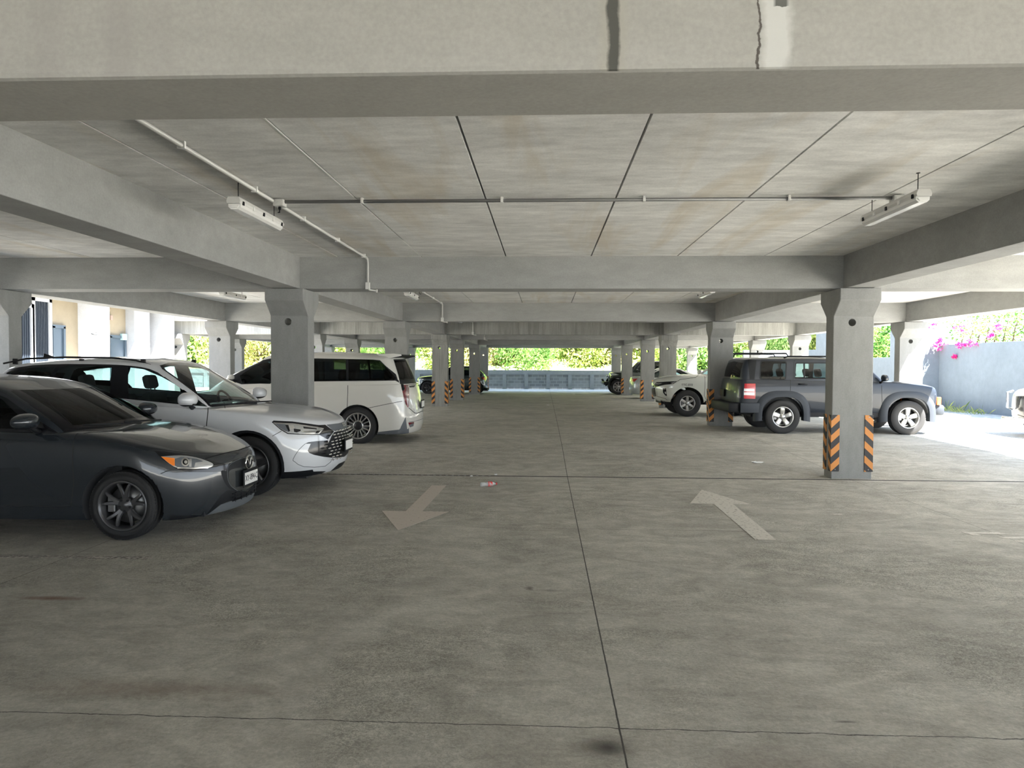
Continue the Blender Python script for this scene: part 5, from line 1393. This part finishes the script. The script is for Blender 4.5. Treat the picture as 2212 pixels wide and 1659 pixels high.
# trench drain
bm = bmesh.new(); box(bm, -8.4, 9.1, 10.12, 10.165, fz(10)+.0005, fz(10)+.002)
d = build('drain_channel', bm, GAP); tag(d, 'long thin black drain slot crossing the concrete floor by the guarded column', 'drain')
bm = bmesh.new()
for k in range(-48, -8): box(bm, k*.088, k*.088+.030, 10.122, 10.163, .002, .006)
build('grate_bar', bm, STEEL, d)['kind'] = 'stuff'

# painted marks on the floor
def paint_mat(name, col, wear):
    m, t, o = newmat(name); c = N(t, 'ShaderNodeTexCoord'); n = N(t, 'ShaderNodeTexNoise'); n.inputs['Scale'].default_value = 30; n.inputs['Detail'].default_value = 8
    t.links.new(c.outputs['Object'], n.inputs['Vector']); r = N(t, 'ShaderNodeValToRGB'); t.links.new(n.outputs['Fac'], r.inputs[0])
    r.color_ramp.elements[0].position = wear-.14; r.color_ramp.elements[1].position = wear+.14
    p = N(t, 'ShaderNodeBsdfPrincipled'); p.inputs['Base Color'].default_value = (*col, 1); p.inputs['Roughness'].default_value = .8
    tr = N(t, 'ShaderNodeBsdfTransparent'); x = N(t, 'ShaderNodeMixShader'); t.links.new(r.outputs[0], x.inputs[0]); t.links.new(tr.outputs[0], x.inputs[1]); t.links.new(p.outputs[0], x.inputs[2]); t.links.new(x.outputs[0], o.inputs[0])
    return m
PAINTF = paint_mat('worn_floor_paint', (.56, .50, .44), .26); PAINTF2 = paint_mat('faded_floor_paint', (.58, .55, .49), .31)
def mark(name, polys, mat, label, z=.0015):
    bm = bmesh.new()
    for p in polys: prism(bm, p, 'z', z, z+.0015)
    return tag(build(name, bm, mat), label, 'floor marking')
mark('painted_arrow', [[(-1.47, 9.27), (-1.28, 9.28), (-1.31, 7.61), (-1.02, 7.61), (-1.39, 6.72), (-1.75, 7.61), (-1.49, 7.61)]], PAINTF, 'worn beige arrow painted on the floor, pointing towards the viewer')
mark('painted_arrow', [[(1.93, 6.56), (2.12, 6.56), (2.17, 8.25), (2.38, 8.22), (2.02, 9.19), (1.68, 8.25), (1.95, 8.24)]], PAINTF2, 'faded pale arrow painted on the floor, pointing away down the aisle')
mark('painted_stall_line', [[(-8.2, 5.63), (-3.18, 5.66), (-3.18, 5.58), (-8.2, 5.55)]], paint_mat('very_faded_paint', (.50, .47, .42), .46), 'faded stall line on the floor beside the charcoal hatchback')
mark('painted_symbol', [[(4.0, 6.98), (4.35, 7.0), (4.38, 6.92), (4.1, 6.93), (4.12, 6.86), (4.04, 6.86)], [(4.22, 6.80), (4.55, 6.84), (4.6, 6.78), (4.3, 6.74)], [(4.25, 6.66), (4.6, 6.70), (4.62, 6.64), (4.32, 6.62)], [(3.05, 7.75), (3.2, 7.78), (3.2, 7.73), (3.1, 7.72)]], PAINTF2, 'partly worn white painted symbol on the floor at the picture edge')

# conduits and lights
PIPE = pm('painted_conduit', (.52, .52, .50), .45, .1); PIPED = pm('dull_steel_conduit', (.22, .22, .22), .45, .5); CLIP = pm('clip', (.7, .7, .68), .4, .3)
def long_conduit(y0, y1, label):
    r = empty('conduit_pipe', (-2.53, y0, CZ)); tag(r, label, 'conduit pipe', 'electrical conduits under the ceiling')
    bm = bmesh.new(); L = y1-y0
    tube(bm, [(0, 0, -.03), (0, L-.12, -.03), (0, L-.05, -.045), (0, L-.025, -.09), (0, L-.025, -.40)], .0175, 10)
    build('pipe', bm, PIPE, r, True)
    for k in range(int(L/1.25)+1):
        bm = bmesh.new(); box(bm, -.028, .028, .5+k*1.25-.012, .5+k*1.25+.012, -.052, 0, .003); build('pipe_clip', bm, CLIP, r)
    bm = bmesh.new(); box(bm, -.032, .032, L-.062, L-.004, -.47, -.37, .006); build('junction_box', bm, PIPE, r)
    bm = bmesh.new(); tube(bm, [(0, L-.03, -.455), (.02, L-.02, -.475), (.10, L+.10, -.478)], .012, 8); tube(bm, [(.10, L+.09, -.50), (.10, L+.09, -.45)], .014, 8); build('pipe_end', bm, PIPE, r, True)
long_conduit(3.14, 10.15, 'pale conduit running under the planks past the near hanging lamp and down the beam')
long_conduit(10.6, 17.61, 'pale conduit in the second bay, dropping down the second beam')
long_conduit(18.06, 25.11, 'short-looking conduit dropping down the streaky third beam')
long_conduit(25.6, 30.07, 'conduit dropping down the fourth dark beam far down the aisle')
def cross_conduit(y, label):
    r = empty('conduit_pipe', (-2.5, y, CZ)); tag(r, label, 'conduit pipe', 'electrical conduits under the ceiling')
    bm = bmesh.new(); tube(bm, [(0, 0, -.03), (5.62, 0, -.03)], .016, 10); build('pipe', bm, PIPED, r, True)
    for k in range(4):
        bm = bmesh.new(); box(bm, .8+k*1.3-.012, .8+k*1.3+.012, -.026, .026, -.05, 0, .003); build('pipe_clip', bm, CLIP, r)
    for xx in (-.02, 5.62):
        bm = bmesh.new(); box(bm, xx-.01, xx+.09, -.05, .05, -.075, -.01, .008)
        for s in (-1, 1): tube(bm, [(xx+.04+s*.02, -.05, -.04), (xx+.04+s*.02, -.056, -.04)], .014, 10)
        build('junction_box', bm, PIPE, r)
        bm = bmesh.new(); e = 1 if xx > 1 else -1
        tube(bm, [(xx+.04, 0, -.075), (xx+.04, 0, -.10)], .014, 8)
        tube(bm, [(xx+.04, 0, -.09), (xx+.04, -.01, -.13), (xx+.04-.02*e, -.1, -.15), (xx+.02-e*.08*(e < 0), -.16, -.16)], .005, 6); build('power_cable', bm, BLACK_PL, r, True)
cross_conduit(6.60, 'steel conduit crossing the nearest ceiling bay between the two hanging lamps')
cross_conduit(14.05, 'steel conduit crossing the second ceiling bay')
HOUS = pm('lamp_housing', (.55, .55, .53), .5); DIFF = pm('lamp_diffuser', (.72, .72, .70), .25, coat=.5)
def lamp(x, y, label, L=1.0):
    r = empty('hanging_lamp', (x, y, CZ)); tag(r, label, 'lamp', 'unlit batten lamps under the ceiling')
    bm = bmesh.new(); prism(bm, [(-.055, -.205), (-.06, -.185), (-.045, -.150), (.045, -.150), (.06, -.185), (.055, -.205)], 'y', -L/2, L/2); bmesh.ops.recalc_face_normals(bm, faces=bm.faces)
    build('housing', bm, HOUS, r)
    bm = bmesh.new(); pr = [(-.054, -.205), (-.052, -.232), (-.03, -.25), (.03, -.25), (.052, -.232), (.054, -.205)]
    prism(bm, pr, 'y', -L/2+.01, L/2-.01); bmesh.ops.recalc_face_normals(bm, faces=bm.faces); bmesh.ops.bevel(bm, geom=[e for e in bm.edges if abs(e.verts[0].co.y-e.verts[1].co.y) < .001 and abs(abs(e.verts[0].co.y)-L/2+.01) < .01], offset=.012, segments=2, affect='EDGES')
    build('diffuser', bm, DIFF, r)
    for k in range(5):
        yy = -L/2+.06+k*(L-.12)/4
        for s in (-1, 1):
            bm = bmesh.new(); box(bm, s*.062-.006, s*.062+.006, yy-.012, yy+.012, -.212, -.180, .002); build('latch', bm, BLACK_PL if k % 2 == 0 else CLIP, r)
    for s in (-1, 1):
        bm = bmesh.new(); tube(bm, [(0, s*L*.40, -.150), (0, s*L*.40, 0)], .0035, 6); tube(bm, [(0, s*L*.40, -.004), (0, s*L*.40, 0)], .016, 8); build('hanger_rod', bm, BLACK_PL, r, True)
    return r
lamp(-2.60, 6.37, 'white batten lamp hung beside the junction where the two conduits meet')
lamp(2.97, 6.27, 'batten lamp with bright lower edge hung at the end of the crossing conduit')
lamp(-2.58, 13.75, 'batten lamp in the second bay beside the conduit, just under the first beam')
lamp(2.97, 13.3, 'batten lamp in the second bay above the pickup side of the aisle')
lamp(-6.1, 13.75, 'batten lamp seen sideways over the parked crossover, in the side bay')
lamp(-2.58, 21.4, 'batten lamp in the third bay past the streaky beam, conduit side', 1.0)
lamp(2.97, 21.0, 'batten lamp in the third bay, pickup side', 1.0)

# litter
def bottle():
    r = empty('plastic_bottle', (-.73, 9.25, .032), radians(22)); tag(r, 'crushed clear plastic bottle with red label lying on the floor', 'bottle')
    bm = bmesh.new(); rs = [.006, .026, .031, .028, .024, .030, .031, .030, .028, .012, .011]; xs_ = [-.105, -.10, -.085, -.05, -.035, -.01, .02, .05, .07, .095, .112]
    rings = tube(bm, [(x, .004*sin(i*1.7), .002*cos(i*2.3)) for i, x in enumerate(xs_)], .03, 14, rs=rs)
    pl = pm('clear_plastic', (.72, .74, .74), .25); pl.node_tree.nodes['Principled BSDF'].inputs['Alpha'].default_value = .45; build('bottle_body', bm, pl, r, True)
    bm = bmesh.new(); tube(bm, [(.0, 0, 0), (.055, 0, 0)], .0325, 14, cap=False); build('bottle_label', bm, pm('red_label', (.65, .06, .06), .5), r, True)
    bm = bmesh.new(); tube(bm, [(.105, 0, 0), (.125, 0, 0)], .0145, 14); build('bottle_cap', bm, pm('red_cap', (.6, .05, .05), .4), r, True)
bottle()
PAPER = pm('paper', (.80, .80, .78), .8)
def scrap(name, x, y, sx, sy, label, h=.012):
    bm = bmesh.new(); n = 5
    g = [[bm.verts.new((x+sx*(i/n-.5)+.006*random.uniform(-1, 1), y+sy*(j/n-.5)+.006*random.uniform(-1, 1), fz(y)+.004+h*random.random())) for i in range(n+1)] for j in range(n+1)]
    for j in range(n):
        for i in range(n): bm.faces.new((g[j][i], g[j][i+1], g[j+1][i+1], g[j+1][i]))
    r = bmesh.ops.extrude_face_region(bm, geom=bm.faces[:])
    for v in r['geom']:
        if isinstance(v, bmesh.types.BMVert): v.co.z -= .002
    bmesh.ops.recalc_face_normals(bm, faces=bm.faces)
    return tag(build(name, bm, PAPER), label, 'litter')
scrap('paper_scrap', 3.42, 11.55, .17, .12, 'white crumpled paper scrap on the floor near the guarded column', .02)
scrap('paper_scrap', -1.03, 10.06, .03, .03, 'tiny white paper crumb on the drain slot, farther from the bottle', .015)
scrap('paper_scrap', -.69, 10.2, .035, .03, 'tiny folded paper crumb on the drain slot directly behind the bottle', .02)
scrap('paper_scrap', .15, 26.5, .1, .08, 'small white scrap far down the aisle in the middle', .02)
scrap('paper_scrap', 1.6, 38.5, .12, .1, 'white scrap on the bright floor strip before the far parapet', .02)

# far parapet with block infill
def block_mat():
    m, t, o = newmat('concrete_block'); p = N(t, 'ShaderNodeBsdfPrincipled'); t.links.new(p.outputs[0], o.inputs[0]); p.inputs['Roughness'].default_value = .95
    c = N(t, 'ShaderNodeTexCoord'); mp = N(t, 'ShaderNodeMapping'); mp.inputs['Rotation'].default_value = (radians(90), 0, 0); t.links.new(c.outputs['Object'], mp.inputs[0])
    b = N(t, 'ShaderNodeTexBrick'); t.links.new(mp.outputs[0], b.inputs['Vector']); b.inputs['Scale'].default_value = 1.; b.inputs['Brick Width'].default_value = .40; b.inputs['Row Height'].default_value = .2
    b.inputs['Mortar Size'].default_value = .02; b.inputs['Color1'].default_value = (.22, .235, .245, 1); b.inputs['Color2'].default_value = (.15, .16, .17, 1); b.inputs['Mortar'].default_value = (.25, .265, .275, 1)
    t.links.new(b.outputs['Color'], p.inputs['Base Color']); return m
BLOCK = block_mat()
bm = bmesh.new(); y0 = 47.
box(bm, -30, 30, y0+.06, y0+.25, 0, 1.24, mi=1)
box(bm, -30, 30, y0, y0+.25, 1.0, 1.28); 
k = -18
while k < 18: box(bm, k*1.44+.12+.0, k*1.44+.37, y0, y0+.2, 0, 1.0); k += 1
structure('wall_back', bm, [concrete('parapet_render', (.235, .25, .26), bump=.1, mott=.08), BLOCK])

bm = bmesh.new(); box(bm, -9.1, -8.75, -11.5, 8.9, -.1, CZ+.3); structure('wall_light_stop', bm, BEAM)  # added wall out of view, cuts the light from the courtyard side
bm = bmesh.new(); box(bm, -13.6, 9.25, 36, 43.95, 3.6, 10.4); structure('wall_shade_block', bm, BEAM)  # unseen block added above the roof to shade the far end
# yard walls on the sunny side
def wall(name, x0, x1, y0, y1, z1, m=None):
    bm = bmesh.new(); box(bm, x0, x1, y0, y1, -.2, z1, .01); return structure(name, bm, m or WALLC)
wall('wall_yard', 14.0, 14.25, 21.3, 26., 2.37); wall('wall_yard', 13.96, 14.3, 17.5, 21.3, 2.66)
wall('wall_yard', 12.9, 14.2, 26., 26.2, 2.93); wall('wall_yard', 12.9, 13.1, 26.2, 27.3, 2.93); wall('wall_yard', 12.92, 13.1, 27.3, 32.6, 1.95)
wall('wall_yard', 12.9, 13.1, 32.6, 34.6, 3.6); wall('wall_yard', 9.9, 12.92, 36, 36.2, 2.4); wall('wall_yard', 12.9, 13.1, 34.6, 36.2, 2.4)
bm = bmesh.new(); box(bm, 17.0, 24, 24.2, 26, -.2, 5.5); o = build('plain_building', bm, WALLC); tag(o, 'plain grey-blue building corner behind the bougainvillea', 'building')
r = empty('wall_lantern', (14.13, 20.6, 2.66)); tag(r, 'small lantern with flat white cap on top of the tall grey yard wall', 'lantern')
bm = bmesh.new(); box(bm, -.10, .10, -.10, .10, 0, .20, .01); build('lantern_post', bm, DARK_ALLOY, r)
bm = bmesh.new(); prism(bm, [(-.30, .20), (0, .32), (.30, .20)], 'y', -.3, .3); bmesh.ops.recalc_face_normals(bm, faces=bm.faces); build('lantern_cap', bm, pm('white_cap', (.8, .8, .78), .5), r)

# cream building across the courtyard
CREAM = concrete('cream_render', (.30, .25, .175), bump=.08, mott=.05); WHITE = concrete('white_render', (.42, .43, .45), bump=.08, mott=.05)
RIB = pm('dark_ribbed_metal', (.035, .045, .06), .45, .4); DOORM = pm('dark_door', (.08, .11, .14), .4, .3)
FX = -13.6
bm = bmesh.new(); box(bm, -20, FX, 9., 25.1, -.2, 3.6); structure('wall_left', bm, CREAM)
bm = bmesh.new(); box(bm, -22, -12.75, 8., 24.75, 3.45, 6.2); structure('wall_left_upper', bm, WHITE)
def yat(px, X):
    r_ = svray(px, 700); return r_.y*X/r_.x
def pier(px, w, dep, label):
    y = yat(px, FX); bm = bmesh.new(); box(bm, FX-.02, FX+w, y, y+dep, -.2, 3.45, .01)
    tag(build('projecting_pier', bm, WHITE), label, 'pier', 'white piers on the cream building')['kind'] = 'thing'
pier(168, .74, .35, 'bright sunlit white pier between the two doors of the cream building')
pier(271, .30, .9, 'shaded pale pier just past the dark framed door of the cream building')
pier(319, .72, .4, 'sunlit white pier nearest the garage end of the cream building')
pier(-20, .2, .3, 'pale pier beside the ribbed dark panels, behind the edge column')
def ribpanel(p0, p1, z1, label, out=.0):
    ya, yb = yat(p0, FX), yat(p1, FX); r = empty('ribbed_panel', (FX, ya, 0)); tag(r, label, 'metal panel', 'ribbed dark metal panels on the cream building')
    bm = bmesh.new(); n = 9; L = yb-ya; pts = []
    for k in range(n):
        a = k/n*L; pts += [(.02, a), (.07, a+.15*L/n), (.07, a+.5*L/n), (.02, a+.65*L/n)]
    pts = [(-.05, 0)]+pts+[(.02, L), (-.05, L)]
    prism(bm, pts, 'z', .02, z1); bmesh.ops.recalc_face_normals(bm, faces=bm.faces); build('ribbed_sheet', bm, RIB, r)
    bm = bmesh.new(); box(bm, -.03, .10, -.10, 0, 0, z1+.1); box(bm, -.03, .10, L, L+.10, 0, z1+.1); box(bm, -.03, .10, -.1, L+.1, z1, z1+.1); build('panel_frame', bm, WHITE, r)
ribpanel(69, 100, 3.25, 'dark ribbed metal panel in a pale frame, taller and nearer the door'); ribpanel(20, 61, 3.05, 'dark ribbed metal panel half hidden behind the edge column')
def door(n, p0, p1, z1, label, open_=False):
    ya, yb = yat(p0, FX), yat(p1, FX); bm = bmesh.new(); L = yb-ya
    box(bm, FX-.03, FX+.02, ya+.05, yb-.05, 0, z1-.05)
    o = structure('door_%d' % n, bm, GLASS_M if open_ else DOORM)
    bm = bmesh.new(); box(bm, FX-.03, FX+.06, ya-.03, ya+.05, 0, z1); box(bm, FX-.03, FX+.06, yb-.05, yb+.03, 0, z1); box(bm, FX-.03, FX+.06, ya-.03, yb+.03, z1-.05, z1+.04)
    build('door_frame', bm, DOORM, o)
    bm = bmesh.new(); box(bm, FX+.02, FX+.05, yb-.16, yb-.12, 1.0, 1.15); build('door_handle', bm, STEEL, o)
door(1, 112, 136, 2.62, ''); door(2, 236, 268, 2.45, '')
bm = bmesh.new(); box(bm, FX, FX+.05, yat(236, FX), yat(236, FX)+.12, 2.95, 3.1, .01); tag(build('wall_sign', bm, pm('sign_brown', (.35, .25, .2), .6)), 'tiny brown plate on the cream wall above the dark door', 'sign')
bm = bmesh.new(); box(bm, FX, FX+.1, yat(274, FX)-.4, yat(274, FX)-.15, 2.35, 2.55, .01); tag(build('wall_box', bm, pm('green_box', (.35, .5, .5), .5)), 'pale green box on the wall beside the dark door', 'wall box')
yc = yat(168, FX)
r = empty('security_camera', (FX+.56, yc, 2.52)); tag(r, 'small wall camera on the bright white pier', 'camera')
bm = bmesh.new(); tube(bm, [(0, 0, 0), (0, -.08, -.02), (0, -.12, -.05)], .02, 8); build('camera_bracket', bm, GREY_PL, r, True)
bm = bmesh.new(); tube(bm, [(-.06, -.12, -.06), (.1, -.16, -.09)], .035, 10); build('camera_body', bm, GREY_PL, r, True)

# ---------------------------------------------------------------- planting
def leafmat(name, c1, c2, tr=.35):
    m, t, o = newmat(name); g = N(t, 'ShaderNodeNewGeometry'); r = N(t, 'ShaderNodeValToRGB'); t.links.new(g.outputs['Random Per Island'], r.inputs[0])
    r.color_ramp.elements[0].color = (*c1, 1); r.color_ramp.elements[1].color = (*c2, 1)
    d = N(t, 'ShaderNodeBsdfDiffuse'); tl = N(t, 'ShaderNodeBsdfTranslucent'); t.links.new(r.outputs[0], d.inputs[0]); t.links.new(r.outputs[0], tl.inputs[0])
    x = N(t, 'ShaderNodeMixShader'); x.inputs[0].default_value = tr; t.links.new(d.outputs[0], x.inputs[1]); t.links.new(tl.outputs[0], x.inputs[2]); t.links.new(x.outputs[0], o.inputs[0]); return m
LG = [leafmat('yellow_green_leaf', (.14, .24, .06), (.46, .46, .16)), leafmat('green_leaf', (.09, .19, .06), (.30, .42, .15)), leafmat('dry_leaf', (.18, .24, .08), (.50, .40, .20))]
LDG = leafmat('deep_green_leaf', (.03, .10, .02), (.12, .24, .05)); PINK = leafmat('magenta_petal', (.75, .03, .22), (.85, .10, .38), .4); ORG = leafmat('orange_petal', (.8, .22, .08), (.8, .35, .15), .4)
BARK = pm('bark', (.10, .07, .05), .9, bump=.4, bscale=20)
def leaves(n, rx, ry, rz, size, seed, hollow=.35, clumps=26):
    rnd = random.Random(seed); bm = bmesh.new(); cs_ = []
    for k in range(clumps):
        while True:
            p = Vector((rnd.uniform(-1, 1), rnd.uniform(-1, 1), rnd.uniform(-1, 1)))
            if hollow < p.length < 1: break
        cs_.append(p)
    for k in range(n):
        c = cs_[rnd.randrange(clumps)]; q = Vector((rnd.gauss(0, .2), rnd.gauss(0, .2), rnd.gauss(0, .2)))+c
        p = Vector((q.x*rx, q.y*ry, q.z*rz)); u = Vector((rnd.gauss(0, 1), rnd.gauss(0, 1), rnd.gauss(0, 1))).normalized(); v = u.orthogonal().normalized(); s = size*rnd.uniform(.6, 1.3)
        a = bm.verts.new(p-u*s); b = bm.verts.new(p+v*s*.45); d = bm.verts.new(p+u*s); e = bm.verts.new(p-v*s*.45); bm.faces.new((a, b, d, e))
    return bm
fm = []
for i in range(3):
    bm = leaves(13000, 2.6, 1.6, 2.4, .125, 40+i, .35, 40); me = bpy.data.meshes.new('foliage'); bm.to_mesh(me); bm.free(); me.materials.append(LG[i]); fm.append(me)
bm = bmesh.new(); tube(bm, [(0, 0, -3), (.1, 0, -1.5), (-.1, .1, 0), (.1, 0, 1.5)], .12, 8, rs=[.14, .12, .09, .03])
for a in range(6): tube(bm, [(0, 0, -1.2+a*.4), (cos(a*2.1)*1.2, sin(a*2.1)*.9, -.2+a*.4)], .04, 6, rs=[.06, .02])
tm = bpy.data.meshes.new('trunk'); bm.to_mesh(tm); bm.free(); tm.materials.append(BARK)
kind_l = ['yellow-green leafy tree', 'fresh green bushy tree', 'reddish dry-leaved tree']
def tree(x, y, z, k, s, label):
    r = empty('leafy_tree', (x, y, z)); tag(r, label, 'tree', 'sunlit trees beyond the far parapet'); r.scale = (s, s, s); r.rotation_euler = (0, 0, x*1.3)
    link('foliage', fm[k], None, r)['kind'] = 'stuff'; link('trunk', tm, None, r)
rnd = random.Random(5)
where = ['behind the cream building end', 'beside the outermost columns', 'seen between the flared columns behind the crossover', 'over the minivan bonnet', 'over the minivan roof', 'behind the lit-hole column', 'over the minivan spoiler', 'past the first guarded aisle column', 'at the edge of the wide far opening',
         'in the wide far opening, towards the minivan', 'in the middle of the wide far opening', 'in the wide far opening, towards the off-roader', 'behind the black off-roader', 'over the grey sedan', 'behind the sunlit far column', 'over the white pickup windscreen', 'over the pickup roof bars', 'above the off-roader tail', 'beyond the white yard wall']
n = 19
for i in range(n):
    x = -31+i*3.3
    if x > 23: continue
    tree(x, 52.4+rnd.uniform(-.6, 1), 1.7, [0, 1, 0, 2, 1, 0, 1, 0, 2, 1, 0, 2, 0, 1, 0, 1, 0, 1, 0][i], rnd.uniform(1.0, 1.2), '%s %s' % (kind_l[[0, 1, 0, 2, 1, 0, 1, 0, 2, 1, 0, 2, 0, 1, 0, 1, 0, 1, 0][i]], where[i]))
for i in range(13):
    x = -33+i*5.6
    if x > 19: continue
    tree(x, 56+rnd.uniform(-1, 1), 4.6, [1, 0, 1, 0, 0, 2, 1, 0, 0, 1, 0, 1, 0][i], 1.7, 'taller %s behind, %s' % (kind_l[[1, 0, 1, 0, 0, 2, 1, 0, 0, 1, 0, 1, 0][i]], where[min(18, int(i*1.5))]))
bm = bmesh.new(); nx, ny = 40, 10
g = [[bm.verts.new((-60+80*i/nx, 47.3+j*3, .3+.95*j+.5*noise.noise(Vector((i*.4, j*.6, 3))))) for i in range(nx+1)] for j in range(ny+1)]
for j in range(ny):
    for i in range(nx): bm.faces.new((g[j][i], g[j][i+1], g[j+1][i+1], g[j+1][i]))
o = structure('hill', bm, pm('hillside', (.30, .36, .13), .95, bump=.5, bscale=8, var=.5, vscale=2.), True)
# bougainvillea and dark hedge by the yard walls
r = empty('bougainvillea_bush', (15.1, 24.9, 3.05)); tag(r, 'bougainvillea with magenta flowers spilling over the grey yard wall', 'bush')
b2 = leaves(1500, 1.0, 2.3, .8, .07, 9, .1, 30); build('foliage', b2, LDG, r)['kind'] = 'stuff'
b2 = leaves(800, .95, 2.1, .7, .07, 19, .1, 16); build('young_foliage', b2, LG[0], r)['kind'] = 'stuff'
for k, (dy, dz, s_) in enumerate([(-1.0, -.70, .22), (-.2, -.75, .20), (.9, -.72, .24), (.1, -1.15, .14), (.15, -.15, .24), (.9, -.55, .18), (1.9, .0, .18), (-1.9, -.25, .22), (-1.5, -.5, .18), (-.6, -.7, .2)]):
    b2 = leaves(90, s_, s_, s_*.7, .05, 60+k, 0, 5)
    for v in b2.verts: v.co += Vector((-1.15 if dz < -.5 else -.9, dy, dz))
    build('flower_cluster', b2, PINK, r)
for k in range(2):
    b2 = leaves(60, .2, .3, .15, .05, 90+k, 0, 5)
    for v in b2.verts: v.co += Vector((-.9, -.6-.6*k, .35))
    build('flower_cluster', b2, ORG, r)['label'] = 'orange flower cluster'
b2 = bmesh.new()
for a in range(7): tube(b2, [(-.3, -1.5+a*.5, -1.2), (-.1, -1.4+a*.45, -.2), (.1, -1.6+a*.6, .6)], .02, 6, rs=[.03, .02, .01])
build('branch', b2, BARK, r)
r = empty('hanging_bush', (14.2, 29.6, 2.6)); tag(r, 'dark green bush hanging over the low yard wall behind the off-roader bonnet', 'bush')
build('foliage', leaves(2600, .9, 2.2, 1.0, .09, 77, .1, 24), LDG, r)['kind'] = 'stuff'
for k, (x, y, z, s, lb) in enumerate([(15.5, 39, 3.6, .9, 'green tree standing over the white yard wall above the off-roader roof'), (12.9, 39.5, 2.9, .8, 'yellow-green tree over the low sunlit yard wall')]):
    tree(x, y, z, k % 2, s, lb)
r = empty('weed_tuft', (13.62, 24.2, fz(24.2))); tag(r, 'tuft of sunlit weeds growing at the foot of the grey yard wall', 'weeds')
rnd = random.Random(8); b2 = bmesh.new()
for k in range(240):
    x, y = rnd.uniform(-.35, .2), rnd.uniform(-1.6, 1.9); h = rnd.uniform(.06, .30)*(1.4 if k % 9 == 0 else .7); dx, dy = rnd.gauss(0, .09), rnd.gauss(0, .12)
    a = b2.verts.new((x-.008, y-.008, 0)); b = b2.verts.new((x+.008, y+.008, 0)); c_ = b2.verts.new((x+dx*.5+.005, y+dy*.5, h*.7)); d_ = b2.verts.new((x+dx, y+dy, h)); b2.faces.new((a, b, c_, d_))
build('foliage', b2, LG[0], r)['kind'] = 'stuff'
# lens reflectors etc. belong to the cars
hatchback(); crossover(); minivan(); off_roader(); pickup(); far_cars()
